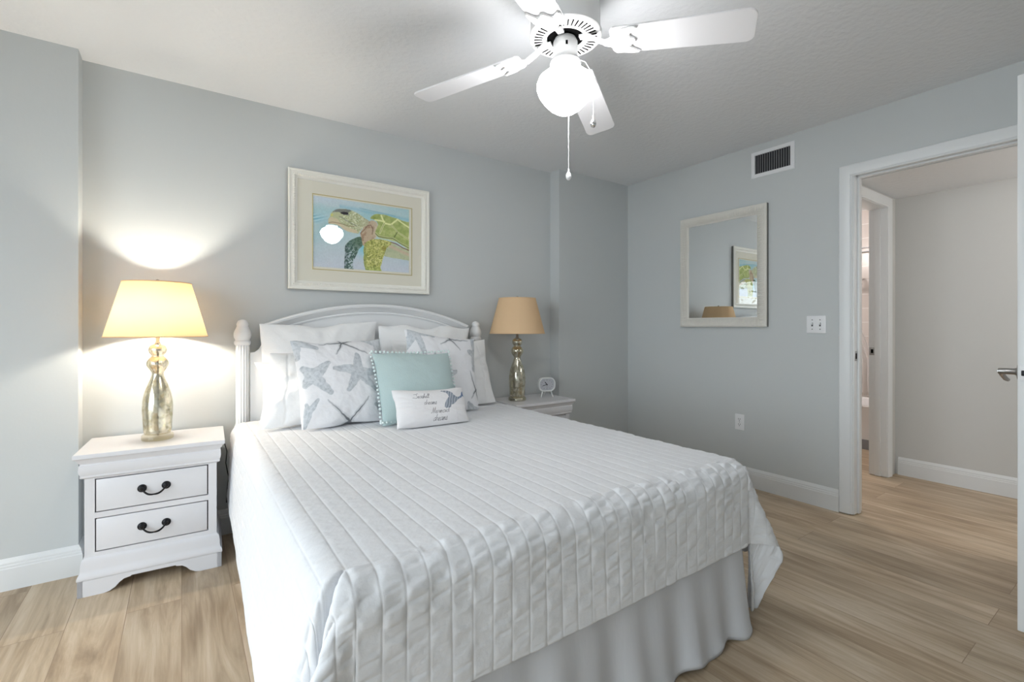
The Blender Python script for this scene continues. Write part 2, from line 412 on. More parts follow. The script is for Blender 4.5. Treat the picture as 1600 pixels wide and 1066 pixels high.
jam = struct(b.build('trim_3', M['trim'], smooth=25))
sp = MB().box(XR + .006, XR + .036, JY1 - .0085, JY1 - .0055, .940, 1.000, .0012); sp = sp.build('strike_plate', M['nickel'], jam); sp['label'] = 'brushed metal strike plate'
MB().box(XR + .014, XR + .030, JY1 - .0095, JY1 - .008, .953, .987).build('latch_hole', M['black'], sp, 0)
# bathroom door frame
casing([(BX0 + .016, .004), (BX0 + .016, BZ - .016), (BX1 - .016, BZ - .016), (BX1 - .016, .004)], lambda a, w, z: (a, HY - w, z), 'trim_4')
b = MB()
b.box(BX1 - .02, BX1, HY - .002, HY + .112, .004, BZ, .001); b.box(BX0, BX0 + .02, HY - .002, HY + .112, .004, BZ, .001); b.box(BX0, BX1, HY - .002, HY + .112, BZ - .02, BZ, .001)
b.box(BX1 - .033, BX1 - .018, HY + .035, HY + .072, .004, BZ - .018, .003); b.box(BX0 + .018, BX0 + .033, HY + .035, HY + .072, .004, BZ - .018, .003)
jb = struct(b.build('trim_5', M['trim'], smooth=25))
sp = MB().box(BX1 - .0225, BX1 - .0195, HY + .076, HY + .108, .930, .990, .0012).build('strike_plate', M['nickel'], jb); sp['label'] = 'brushed metal strike plate'
MB().box(BX1 - .0235, BX1 - .022, HY + .082, HY + .098, .945, .975).build('latch_hole', M['black'], sp, 0)

# open bedroom door: slab with lever handles and latch
DX0, DX1, DYF, DYB = 2.530, 3.345, .371, .336
dr = struct(MB().box(DX0, DX1, DYB, DYF, .028, 2.075, .002).build('door_1', M['trim'], smooth=25))
hx, hz = DX0 + .062, 0.978
def lever(s):
    y = DYF if s > 0 else DYB
    b = MB(); Rm = Matrix.Translation((hx, y, hz)) @ Matrix.Rotation(-s * PI / 2, 4, 'X')
    b.lathe([(0.0, 0), (.031, 0), (.033, .003), (.031, .007), (.016, .010), (.012, .016), (.0115, .052), (.011, .060), (0, .062)], 28, Rm)
    b.tube([(hx - .004, y + s * .053, hz), (hx + .012, y + s * .056, hz - .002), (hx + .04, y + s * .056, hz - .016), (hx + .075, y + s * .053, hz - .034), (hx + .10, y + s * .050, hz - .040)], [.010, .0105, .009, .008, .007], 12)
    o = b.build('door_handle', M['nickel'], dr); o['label'] = 'satin nickel lever handle'; return o
lever(1); lever(-1)
lp = MB().box(DX0 - .0015, DX0 + .002, DYB + .006, DYF - .006, hz - .028, hz + .028, .0008).build('latch_plate', M['plate'], dr)
MB().box(DX0 - .010, DX0, DYB + .011, DYF - .011, hz - .010, hz + .010, .002).build('latch_bolt', M['iron'], lp)
for z in (.22, 1.05, 1.88): MB().tube([(DX1 + .004, DYF + .002, z - .045), (DX1 + .004, DYF + .002, z + .045)], .006, 10).build('hinge', M['nickel'], dr)

# glass garden door in the left wall
b = MB(); y0, y1, z0, z1 = win
ms = [y0, y0 + (y1 - y0) / 3, y0 + 2 * (y1 - y0) / 3, y1]
b.box(WX - .08, WX - .02, y0, y0 + .06, z0, z1, .003); b.box(WX - .08, WX - .02, y1 - .06, y1, z0, z1, .003)
for m_ in ms[1:3]: b.box(WX - .08, WX - .02, m_ - .035, m_ + .035, z0, z1, .003)
b.box(WX - .08, WX - .02, y0, y1, z0, z0 + .07, .003); b.box(WX - .08, WX - .02, y0, y1, z1 - .06, z1, .003)
w1 = struct(b.build('window_1', M['trim'], smooth=25))
for ya, yb in zip(ms[:-1], ms[1:]): MB().box(WX - .054, WX - .048, ya + .03, yb - .03, z0 + .06, z1 - .05).build('pane', M['pane'], w1, 0)
# ------------------------------------------------------------------ garden outside the glass door (seen only in reflections)
struct(MB().box(-9, WX - .1, -7, 7, -.12, -.02).build('ground_patio', M['lawn'], smooth=0))
v = []; f = []
for i in range(2600):
    y = random.uniform(-4.5, 6); z = random.uniform(0, 2.6) ** 1; x = -6.0 - random.random() * .9 - .2 * math.sin(y * 2) - .1 * z
    a = random.uniform(0, 2 * PI); tt = random.uniform(-1, 1); s = random.uniform(.05, .10)
    d = Vector((math.cos(a) * math.cos(tt), math.sin(a) * math.cos(tt), math.sin(tt))); e = d.orthogonal().normalized() * s * .5
    p = Vector((x, y, z)); n = len(v); v += [tuple(p), tuple(p + d * s * .5 + e), tuple(p + d * s), tuple(p + d * s * .5 - e)]; f.append((n, n + 1, n + 2, n + 3))
hd = MB().raw(v, f).build('hedge', M['leaf'], None, 0); hd['kind'] = 'stuff'; hd['label'] = 'leafy green hedge outside the glass door'; hd['category'] = 'hedge'
def wp(o, root):
    """parent o, whose mesh is in world coordinates, to a thing's root"""
    o.parent = root; o.matrix_parent_inverse = root_matrix(root).inverted(); return o
def root_matrix(r): return Matrix.Translation(r.location) @ r.rotation_euler.to_matrix().to_4x4()
def frame_rect(b, a0, a1, z0, z1, prof, P):
    """mitred rectangular frame; prof = closed list of (inward from outer edge, projection)"""
    v = []; k = len(prof); f = []
    for (a, z, da, dz) in ((a0, z0, 1, 1), (a1, z0, -1, 1), (a1, z1, -1, -1), (a0, z1, 1, -1)):
        for u, w in prof: v.append(P(a + da * u, w, z + dz * u))
    for i in range(4):
        j = (i + 1) % 4
        for q in range(k): f.append((i * k + q, i * k + (q + 1) % k, j * k + (q + 1) % k, j * k + q))
    b.raw(v, f); return b
def rope_rect(b, a0, a1, z0, z1, w, r, pitch, P, amp=.35):
    for (p, q) in (((a0, z0), (a1, z0)), ((a1, z0), (a1, z1)), ((a1, z1), (a0, z1)), ((a0, z1), (a0, z0))):
        L = math.hypot(q[0] - p[0], q[1] - p[1]); n = int(L / pitch * 4); pts = []; rr = []
        for i in range(n + 1):
            t = i / n; pts.append(P(p[0] + (q[0] - p[0]) * t, w, p[1] + (q[1] - p[1]) * t)); rr.append(r * (1 - amp * (.5 + .5 * math.cos(2 * PI * t * L / pitch))))
        b.tube(pts, rr, 8)
    return b

# ------------------------------------------------------------------ bed
BXC, ZT = 1.021, .632
bed = thing('bed', 'white wooden bed with arched headboard, turned posts and white cotton skirt', 'bed', (BXC, 2.99, 0))
def B(mb, name, m, parent=bed, smooth=35):
    o = mb.build(name, m, None, smooth); 
    if parent is bed: wp(o, bed)
    else: o.parent = parent
    return o
for px in (.276, 1.766):
    b = MB()
    prof = [(.040, .0), (.040, .60), (.037, .605), (.033, .62, 1), (.033, 1.045, 1), (.036, 1.048), (.040, 1.053), (.041, 1.060), (.040, 1.068), (.036, 1.072), (.035, 1.076), (.037, 1.081), (.041, 1.088), (.0435, 1.100), (.043, 1.112), (.040, 1.124), (.033, 1.138), (.0285, 1.150), (.028, 1.155), (.0295, 1.158), (.0295, 1.162), (.027, 1.172), (.021, 1.182), (.011, 1.188), (0, 1.190)]
    b.lathe(prof, 96, Matrix.Translation((px, 3.004, 0)), flutes=14, fd=.0065)
    B(b, 'headboard_post', M['bedwhite'])
# crest: arc of the headboard
xl, xr, zc, sag = .374, 1.672 + .0, 1.160, .130
xm_, hw = (xl + xr) / 2, (xr - xl) / 2
Rr = (hw * hw + sag * sag) / (2 * sag); zcen = zc + sag - Rr
def arc(x, off=0): return zcen + math.sqrt(max((Rr + off) ** 2 - (x - xm_) ** 2, 0))
b = MB(); N = 60
poly = [(.312, .30), (.312, 1.005), (.335, 1.008), (.356, 1.022), (.372, 1.050), (.378, 1.085), (.382, 1.125)]
top = [(xl + .01 + (2 * hw - .02) * i / N, arc(xl + .01 + (2 * hw - .02) * i / N, -.03)) for i in range(N + 1)]
poly = poly + top + [(2 * xm_ - x + .0, z) for x, z in poly[::-1]]
poly = [(min(x, 1.73), z) for x, z in poly]
b.prism(poly, 'y', 2.990, 3.016)
B(b, 'headboard_panel', M['bedwhite'])
b = MB()   # stacked crown moulding following the arc; (radial offset, y)
cp = [(-.062, 2.992), (-.062, 2.984), (-.054, 2.980), (-.046, 2.982), (-.044, 2.976), (-.034, 2.970), (-.026, 2.958), (-.020, 2.955), (-.018, 2.948), (-.006, 2.944), (.000, 2.948), (.002, 2.958), (.002, 3.030), (-.062, 3.030)]
a0 = math.asin(hw / Rr); v = []; f = []; k = len(cp)
for i in range(N + 1):
    a = -a0 + 2 * a0 * i / N
    for o_, y in cp: v.append((xm_ + (Rr + o_) * math.sin(a), y, zcen + (Rr + o_) * math.cos(a)))
for i in range(N):
    for q in range(k): f.append((i * k + q, i * k + (q + 1) % k, (i + 1) * k + (q + 1) % k, (i + 1) * k + q))
f.append(tuple(range(k))); f.append(tuple(N * k + q for q in range(k)))
b.raw(v, f); B(b, 'headboard_crest', M['bedwhite'])
B(MB().box(.300, 1.742, 1.015, 2.945, .365, .612, .05, 4), 'mattress', M['mattress'])
B(MB().box(.30, 1.742, 1.02, 2.945, .13, .362, .02, 2), 'box_spring', M['mattress'])
B(MB().box(.29, .315, 1.05, 2.98, .12, .24), 'side_rail', M['bedwhite']); B(MB().box(1.727, 1.752, 1.05, 2.98, .12, .24), 'side_rail', M['bedwhite'])
b = MB()
for x in (.36, 1.68):
    for y in (1.16, 2.0): B(MB().lathe([(.022, 0), (.022, .135)], 16, Matrix.Translation((x, y, 0))), 'leg', M['iron'])
def skirt_panel(p0, p1, nrm, n, ph, flare):
    t = np.linspace(0, 1, n)[:, None]; h = np.linspace(0, 1, 26)[None, :]
    L = math.dist(p0, p1); s = t * L
    wav = (.010 * np.sin(s * 21 + ph) + .008 * np.sin(s * 43 + 1.7 * ph) + .012 * (vnoise(s * 9 + ph + 0 * h, h * 2 + ph) - .5)) * (.15 + .85 * h ** 1.3)
    off = .004 + flare * h ** 1.6 + wav + .010 * np.exp(-((h - .955) / .03) ** 2) * .4
    X = p0[0] + (p1[0] - p0[0]) * t + nrm[0] * off; Y = p0[1] + (p1[1] - p0[1]) * t + nrm[1] * off
    Z = .362 - (.354 - .008 * np.sin(s * 30)) * h + 0 * t
    return np.stack([X + 0 * h, Y + 0 * h, Z], -1)
o = grid_mesh('bed_skirt', skirt_panel((.285, 2.93), (.285, 1.0), (-1, 0), 260, 1.0, .03), M['skirt']); wp(o, bed)
o.modifiers.new('thick', 'SOLIDIFY').thickness = .003
o = grid_mesh('bed_skirt', skirt_panel((.290, .990), (1.748, .990), (0, -1), 220, 2.2, .040), M['skirt']); wp(o, bed)
o.modifiers.new('thick', 'SOLIDIFY').thickness = .003
o = grid_mesh('bed_skirt', skirt_panel((1.757, 1.0), (1.757, 2.93), (1, 0), 260, 4.1, .03), M['skirt']); wp(o, bed)
o.modifiers.new('thick', 'SOLIDIFY').thickness = .003

# ------------------------------------------------------------------ quilt
def quilt():
    x0, x1, yh, yf, r, a_, b_ = .287, 1.755, 2.925, 1.035, .072, .44, .352
    W0 = x1 - x0; L = yh - yf
    U = np.linspace(-a_, W0 + a_, 861)[:, None]; V = np.linspace(0, L + b_, 620)[None, :]
    U = U + 0 * V; V = V + 0 * U
    s1 = np.maximum(0, np.maximum(-U, U - W0)); s2 = np.maximum(0, V - L); sg = np.where(U < W0 / 2, -1., 1.)
    s = np.hypot(s1, s2); phi = np.arctan2(s2, s1 + 1e-9)
    cx = x0 + np.clip(U, 0, W0); cy = yh - np.clip(V, 0, L)
    th = np.minimum(s / r, PI / 2); out = r * np.sin(th); down = r * (1 - np.cos(th)); rem = np.maximum(0, s - r * PI / 2)
    side = np.cos(phi) ** 2
    vv = np.clip(V / L, 0, 1)
    kf = side * (.06 + np.where(sg < 0, .20, .10) * vv ** 1.5 + .05 * (vnoise(V * 3.2, sg * 7) - .5)) + (1 - side) * (.015 + .05 * (vnoise(U * 4, U * 0 + 3) - .5))
    corner = (s1 > 0) & (s2 > 0)
    bul = np.where(corner, np.exp(-((phi - 1.05) / .30) ** 2) * np.clip(np.minimum(phi, PI / 2 - phi) / .25, 0, 1), 0)
    tuck = np.where(corner, np.exp(-((phi - .62) / .16) ** 2), 0)
    out = out + kf * rem; down = down + np.sqrt(1 - np.clip(kf, -.9, .9) ** 2) * rem * (1 - .03 * bul) + .14 * tuck
    X = cx + sg * np.cos(phi) * out + sg * .45 * bul * rem - sg * tuck * rem * .06
    Y = cy - np.sin(phi) * out - .10 * bul * rem + tuck * rem * .10
    X = np.where(s > 0, X, cx); Y = np.where(s > 0, Y, cy)
    Z = ZT - down
    # soft crown and settling of the top
    top = np.clip(1 - s / .05, 0, 1)
    Z += top * (.010 * (1 - ((U - W0 / 2) / (W0 / 2)) ** 2) - .004 + .008 * (fbm(U * 3, V * 3, 3) - .5))
    P = np.stack([X, Y, Z], -1)
    du = np.gradient(P, axis=0); dv = np.gradient(P, axis=1); n = np.cross(du, dv); n /= np.linalg.norm(n, axis=-1, keepdims=True) + 1e-12
    n *= np.where(n[..., 2:3].mean() < 0, -1, 1)
    ch = .0545; d = np.abs((U / ch) % 1 - .5) * ch * 2          # 0 at channel middle .. ch at seam
    e = ch / 2 - np.abs(((U / ch) % 1) * ch - ch / 2)            # distance to the nearest seam
    edge = np.exp(-((s - .05) / .10) ** 2) * (s2 > 0) + .55 * (s2 > .0) + .35 * (s1 > 0)
    puff = .0008 * (1 - np.exp(-(e / .007) ** 2)) - .0012 * np.exp(-(e / .0018) ** 2)
    cell = np.floor(U / ch)
    wr = (vnoise(V * 42 + cell * 5.3, U * 9 + cell * 3.1) - .5) * (.0018 + .0050 * edge) + (vnoise(V * 95 + cell * 2.3, U * 24) - .5) * (.0009 + .0028 * edge)
    hsh = np.modf(np.sin(cell * 12.9898) * 43758.5453)[0]; vp = V / .034 + hsh + .5 * (vnoise(V * 20 + cell * 7, U * 0 + cell) - .5) + (U / ch - cell - .5) * .25
    dc = np.abs(vp - np.round(vp)) * .034; pw = np.clip(vnoise(np.round(vp) * 3.7 + cell * 1.9, cell * 2.3) * 1.5 - .2, 0, 1)
    wr = wr - .0027 * np.exp(-(dc / .0042) ** 2) * pw * (.22 + .9 * np.clip(edge, 0, 1))
    wr = wr * (1 - np.exp(-(e / .008) ** 2))
    big = (fbm(U * 5 + 3, V * 6, 3) - .5) * (.005 + .007 * edge)
    fold = .016 * np.sin(phi * 11 + 1.0) * np.clip(rem / .35, 0, 1) * corner
    P = P + n * (puff + wr + big + fold)[..., None]
    P[..., 2] = np.maximum(P[..., 2], .03)
    o = grid_mesh('quilt', P, M['quilt'])
    m = o.modifiers.new('thick', 'SOLIDIFY'); m.thickness = .005; m.offset = 0
    return tag(o, 'white channel-stitched quilt draped over the bed to near the floor', 'quilt')
quilt()

# ------------------------------------------------------------------ pillows
BACK = np.full((220, 90), 2.985)
BACK[:, 66:] = 2.940            # headboard panel, and its projecting crest
def pillow(name, w, h, t, m, label, loc, lean, yaw=0, roll=0, wob=1, skew=0, nu=70, nv=56, pinch=.07, wr=.012, paint=None, power=2.6, seam=None, seed=0, group=None, ex=.62, bend=0, cat='pillow'):
    u = np.sin(np.linspace(-1, 1, nu) * PI / 2 * .94) / math.sin(PI / 2 * .94)
    v = np.sin(np.linspace(-1, 1, nv) * PI / 2 * .94) / math.sin(PI / 2 * .94)
    vv = np.concatenate([v, v[::-1][1:]]); sd = np.concatenate([-np.ones(nv), np.ones(nv - 1)])
    Ug, Vg = np.meshgrid(u, vv, indexing='ij'); Sg = np.broadcast_to(sd, Ug.shape)
    X = w / 2 * Ug * (1 - pinch * (1 - Vg ** 2)); Z = h / 2 * Vg * (1 - pinch * (1 - Ug ** 2))
    base = np.clip((1 - np.abs(Ug) ** power) * (1 - np.abs(Vg) ** power), 0, 1) ** ex
    n1 = (fbm(Ug * 2.2 + seed * 3.7, Vg * 2.2 + Sg * 5 + seed, 4) - .5) * 2
    rad = np.clip(np.maximum(np.abs(Ug), np.abs(Vg)), 0, 1)
    ang = np.arctan2(Vg, Ug)
    n2 = (vnoise(ang * 7 + seed * 2 + 40, rad * 2 + Sg * 3 + 40) - .5) * np.clip(rad - .35, 0, 1) * 1.6     # puckers running in from the seam
    T = t / 2 * base + (n1 * wr * .6 + n2 * wr) * np.clip(base * 2.2, 0, 1) * (.5 + .5 * base)
    T = np.maximum(T, 0.0015 * (rad < 1))
    if seam is not None:
        for sx in seam: T -= .005 * np.exp(-((X - sx) / .004) ** 2) * np.clip(base * 3, 0, 1)
    Y = Sg * T
    X = X + wob * .004 * (vnoise(Vg * 3 + seed, Vg * 0 + 3.3 + seed) - .5) * 2 * (np.abs(Ug) > .6)
    X = X + skew * ((1 - Ug) / 2) ** 2 * ((1 + Vg) / 2) ** 2
    Z = Z + wob * .008 * (vnoise(Ug * 2.3 + seed, Ug * 0 + 8.1 + seed) - .5) * 2
    Y = Y + bend * (Vg ** 2 - .3) + bend * .6 * Ug ** 2
    Z = Z + h / 2
    P = np.stack([X, Y, Z], -1)
    col = None
    if paint: col = paint((Ug + 1) / 2, (1 - Vg) / 2, Sg)
    Rm = np.array(Euler((-lean, roll, yaw)).to_matrix()); P = P @ Rm.T + np.array(loc)
    # the pillow settles on the quilt and gives way where it leans on what is behind it
    ix = np.clip(((P[..., 0] - .2) / .008).astype(int), 0, 219); iz = np.clip(((P[..., 2] - .6) / .008).astype(int), 0, 89)
    lim = BACK[ix, iz] - .004
    P[..., 1] = np.minimum(P[..., 1], lim - np.where(Sg < 0, .022 * np.clip(base * 2, 0, 1) + .001, 0))
    P[..., 2] = np.maximum(P[..., 2], ZT + .0155 + .004 * (P[..., 2] - ZT < 0))
    ix = np.clip(((P[..., 0] - .2) / .008).astype(int), 0, 219); iz = np.clip(((P[..., 2] - .6) / .008).astype(int), 0, 89)
    B2 = BACK.copy(); np.minimum.at(B2, (ix, iz), P[..., 1])
    for ax in (0, 1): B2 = np.minimum(np.minimum(B2, np.roll(B2, 1, ax)), np.roll(B2, -1, ax))
    BACK[:] = np.minimum(BACK, B2)
    o = grid_mesh(name, P - np.array(loc), m, col=col); o.location = loc
    return tag(o, label, cat, group)
R_ = math.radians
PZ = .636
# white sleeping pillows, in pairs leaning on the headboard
pillow('pillow', .655, .53, .15, M['cotton'], 'white pillow propped upright against the left half of the headboard arch', (.680, 2.868, PZ + .012), R_(6), 0, R_(-1), wob=2.2, seed=1, wr=.02, pinch=.06)
pillow('pillow', .655, .52, .15, M['cotton'], 'white pillow propped upright against the right half of the headboard arch', (1.325, 2.868, PZ + .004), R_(6), 0, R_(1), wob=2.2, seed=2, wr=.02, pinch=.06)
pillow('pillow', .70, .35, .13, M['cotton'], 'white pillow sandwiched behind the creased pillowcase beside the left bedpost', (.675, 2.735, PZ + .004), R_(17), 0, R_(-1), wob=2.2, seed=3, wr=.022, pinch=.09)
pillow('pillow', .68, .42, .16, M['cotton'], 'creased white pillow with a wide hem, behind the left starfish cushion', (.660, 2.585, PZ), R_(27), 0, R_(0), skew=.065, wob=2.2, seed=4, wr=.03, pinch=.07, seam=[-.235], nu=110, nv=70)
pillow('pillow', .68, .46, .15, M['cotton'], 'white pillow behind the right starfish cushion, next to the right bedpost', (1.385, 2.655, PZ), R_(20), 0, 0, wob=2.2, seed=5, wr=.026, pinch=.07, seam=[.25], nu=110, nv=70)

# starfish cushions: the print is painted on the cloth
STAR_L = [
 ('thin', (523,49), [(275,32),(425,195),(782,200),(643,11),(484,4)], 26),
 ('fat', (630,429), [(657,216),(376,369),(495,652),(812,639),(864,443)], 66),
 ('fat', (129,441), [(309,285),(297,633),(47,341),(52,544)], 70),
 ('thin', (485,996), [(254,712),(712,729),(388,1012),(592,1036)], 30),
 ('fat', (17,27), [(229,83),(16,220),(-22,-44)], 62),
 ('fat', (966,57), [(786,12),(901,233),(1004,-22),(1032,193)], 66),
 ('fat', (974,943), [(792,821),(1014,1071),(1018,753)], 62),
 ('fat', (65,831), [(157,711),(44,741),(28,970)], 40),
]
STAR_R = [
 ('thin', (605,36), [(443,134),(878,42),(723,197),(524,-79),(673,-117)], 26),
 ('fat', (996,248), [(957,-10),(852,205),(926,472),(1123,349)], 60),
 ('thin', (958,728), [(865,487),(1009,868),(858,848),(1090,656)], 26),
 ('fat', (897,1002), [(822,913),(1023,977),(849,1115)], 62),
 ('fat', (113,-20), [(369,16),(-10,245),(-42,-152),(198,338)], 66),
 ('fat', (407,605), [(329,317),(623,518),(630,806),(322,895),(130,634)], 62),
]
def star_paint(L, seed):
    def f(s, t, Sg):
        x = s * 1000; y = t * 1000
        c = np.ones(s.shape + (3,)) * np.array([.80, .805, .83])
        wx = x + (vnoise(x / 40, y / 40 + seed) - .5) * 14; wy = y + (vnoise(x / 40 + 9, y / 40 + seed) - .5) * 14
        g = fbm(x / 22 + seed, y / 22, 4)
        for kind, ctr, arms, w in L:
            m = np.zeros(s.shape); core = np.full(s.shape, 1e9); tip = np.zeros(s.shape)
            for a in arms:
                d, tt = dseg(wx, wy, ctr, a)
                wd = w * (1 - .62 * tt ** 1.3); m = np.maximum(m, np.clip((wd - d) / 7 + .5, 0, 1)); 
                k = d < core; core = np.where(k, d, core); tip = np.where(k, tt, tip)
            if kind == 'thin':
                c = blend(c, m * (.35 + .5 * g), lin(186, 190, 194), .75)
                c = blend(c, np.clip((9 * (1 - .6 * tip) - core) / 5 + .5, 0, 1) * (.55 + .8 * (1 - tip)), lin(84, 89, 96), .85)
            else:
                c = blend(c, m, lin(200, 205, 210), .85)
                c = blend(c, m * np.clip((g - .42) * 3, 0, 1), lin(172, 179, 185), .7)
                rim = m * np.clip(1 - np.abs(1 - m), 0, 1) * (m < .95)
                c = blend(c, rim, lin(160, 166, 172), .5)
                c = blend(c, m * np.clip((6 - core) / 5, 0, 1), lin(215, 219, 224), .6)
                c = blend(c, m * np.clip((tip - .45) * 1.2, 0, 1) * g, lin(150, 157, 164), .7)
        fr = (Sg < 0)[..., None]
        return np.where(fr, c, np.array([.80, .805, .83]))
    return f
pillow('cushion', .475, .475, .15, M['starprint'], 'square white cushion printed with silver starfish, standing left of the teal cushion', (.713, 2.475, PZ + .002), R_(22), R_(3), R_(-1.5), nu=240, nv=240, seed=6, wr=.012, pinch=.06, paint=star_paint(STAR_L, 1), group=None, cat='cushion')
pillow('cushion', .475, .475, .13, M['starprint'], 'square white cushion printed with silver starfish, tilted behind the teal cushion', (1.262, 2.50, PZ + .022), R_(20), 0, R_(7), nu=240, nv=240, seed=7, wr=.012, pinch=.06, paint=star_paint(STAR_R, 2), cat='cushion')
# teal cushion with pompom edging
tl = pillow('cushion', .455, .405, .15, M['teal'], 'teal cushion edged with small pompoms, behind the white script cushion', (1.058, 2.335, PZ + .006), R_(27), 0, R_(1), nu=90, nv=80, seed=8, wr=.010, pinch=.05, cat='cushion')
TR_ = Euler((-R_(27), R_(1), 0)).to_matrix().to_4x4()
TLB_ = np.array([tuple(v.co) for v in tl.data.vertices])
def TLB(x, z):
    d = (TLB_[:, 0] - x) ** 2 + (TLB_[:, 2] - z) ** 2; i = np.argsort(d)[:6]; return float(TLB_[i, 1].mean()) + .002
b = MB(); n = 0
def edge_pts(w, h, pinch, n1, n2):
    out = []
    for i in range(n1):
        u = -1 + 2 * (i + .5) / n1
        for v in (-1, 1): out.append((w / 2 * u, h / 2 * v * (1 - pinch * (1 - u * u)) + h / 2))
    for i in range(n2):
        v = -1 + 2 * (i + .5) / n2
        for u in (-1, 1): out.append((w / 2 * u * (1 - pinch * (1 - v * v)), h / 2 * v + h / 2))
    return out
for x, z in edge_pts(.473, .420, .05, 22, 20):
    r = .0075 * (.85 + .3 * random.random()); q = bmesh.new(); bmesh.ops.create_icosphere(q, subdivisions=1, radius=r)
    pw_ = TR_ @ Vector((x + random.uniform(-.002, .002), random.uniform(-.003, .001), z - .004)); pw_.y = min(pw_.y, TLB(pw_.x, pw_.z)); pw_.z = max(pw_.z, .664 - tl.location.z)
    b.add(q, Matrix.Translation(pw_))
pp = b.build('pompom_trim', M['pompom'], tl, 180); pp['label'] = 'pale teal and white pompom edging'
# small script cushion
TAIL = {'l1': [(622, 45), (715, 47), (783, 82), (803, 124), (843, 162), (807, 216), (745, 189), (719, 147), (701, 92)], 'l2': [(719, 147), (793, 143), (808, 210), (761, 250), (734, 254), (708, 290), (628, 287), (654, 212)], 'body': [(807, 138), (857, 157), (927, 133), (977, 73), (1011, 68), (1010, 149), (966, 137), (922, 165), (850, 195), (768, 251), (769, 205)], 'a': [(218, 87), (521, 123)], 'b': [(335, 214), (518, 222)], 'c': [(412, 375), (677, 358)], 'd': [(432, 456), (627, 457)]}
GL = dict(
 a=(1.05, [[(.8, .9), (.4, 1), (.1, .6), (.15, .15), (.45, 0), (.8, .5), (.85, 1), (.82, .2), (1.05, .1)]]),
 d=(1.1, [[(.8, .9), (.4, 1), (.1, .6), (.15, .15), (.45, 0), (.8, .5), (1.0, 2.1), (.85, .2), (1.1, .1)]]),
 r=(.8, [[(0, .1), (.25, .9), (.35, 1.05), (.6, .85), (.62, .2), (.8, .1)]]),
 e=(.8, [[(0, .3), (.5, .6), (.55, .9), (.35, 1), (.1, .6), (.2, .1), (.5, 0), (.8, .3)]]),
 m=(1.25, [[(0, .1), (.15, 1), (.15, 0), (.42, 1), (.58, .8), (.52, 0), (.82, 1), (1.0, .8), (.98, .1), (1.25, .1)]]),
 s=(.7, [[(0, .1), (.4, 1.15), (.62, .5), (.42, 0), (.12, .1)], [(.42, 0), (.7, .1)]]),
 h=(.85, [[(0, 0), (.4, 1.6), (.45, 2.1), (.25, 2.0), (.1, 0), (.4, .9), (.62, .8), (.62, .1), (.85, .1)]]),
 l=(.5, [[(0, 0), (.4, 1.6), (.4, 2.1), (.2, 2.0), (.15, .3), (.35, 0), (.5, .1)]]),
 i=(.5, [[(0, .2), (.25, 1), (.25, .1), (.5, .1)], [(.35, 1.5), (.38, 1.55)]]),
 S=(1.0, [[(1.0, 1.9), (.6, 2.3), (.2, 1.9), (.35, 1.35), (.8, .9), (.75, .25), (.25, 0), (-.9, .25), (-1.2, .1)], [(-1.0, 1.75), (-.3, 1.95), (.2, 1.9)]]),
 M=(1.35, [[(-.45, .2), (-.2, 0), (.05, .6), (.3, 2.1), (.5, .4), (.55, 0), (1.0, 2.2), (1.1, .1), (1.35, .1)]]))
def write(txt, x, y, size, slant=.35, rise=0):
    out = []
    for chh in txt:
        adv, st = GL[chh]
        for p in st: out.append([(x + (a + slant * z) * size, y - z * size - rise * a) for a, z in p])
        x += adv * size
    return out
strokes = write('Seashell', 240, 145, 30) + write('dreams', 338, 232, 31) + write('Mermaid', 425, 352, 36) + write('dreams', 440, 436, 34)
def script_paint(s, t, Sg):
    x = s * 1000; y = t * 480; c = np.ones(s.shape + (3,)) * np.array([.80, .79, .80])
    # mermaid tail: striped fluke with a blue end
    tail = np.zeros(s.shape, bool)
    for k in ('l1', 'l2', 'body'): tail |= inpoly(x, y, smooth_closed(TAIL[k], 4))
    stripe = .5 + .5 * np.sin((x * .8 + y * .35) / 5.0 + 3 * fbm(x / 60, y / 60, 2))
    tc = lin(176, 181, 190) * (1 - stripe[..., None]) + lin(120, 130, 142) * stripe[..., None]
    bl = np.clip((x - 840) / 110, 0, 1)[..., None]; tc = tc * (1 - bl) + lin(110, 132, 168) * bl
    dk = np.clip((x - 950) / 40, 0, 1)[..., None]; tc = tc * (1 - .5 * dk) + lin(60, 84, 130) * .5 * dk
    c = np.where(tail[..., None], tc, c)
    for st in strokes:
        if len(st) < 2: continue
        c = blend(c, np.clip((2.6 - dline(x, y, st)) / 1.6 + .3, 0, 1), lin(58, 58, 68), .85)
    return np.where((Sg < 0)[..., None], c, np.array([.80, .79, .80]))
pillow('cushion', .405, .205, .10, M['scriptprint'], 'small oblong white cushion with script lettering and a mermaid tail', (1.062, 2.205, PZ + .002), R_(30), R_(0), R_(2.2), nu=330, nv=170, seed=9, wr=.008, pinch=.04, paint=script_paint, power=3.2, cat='cushion')

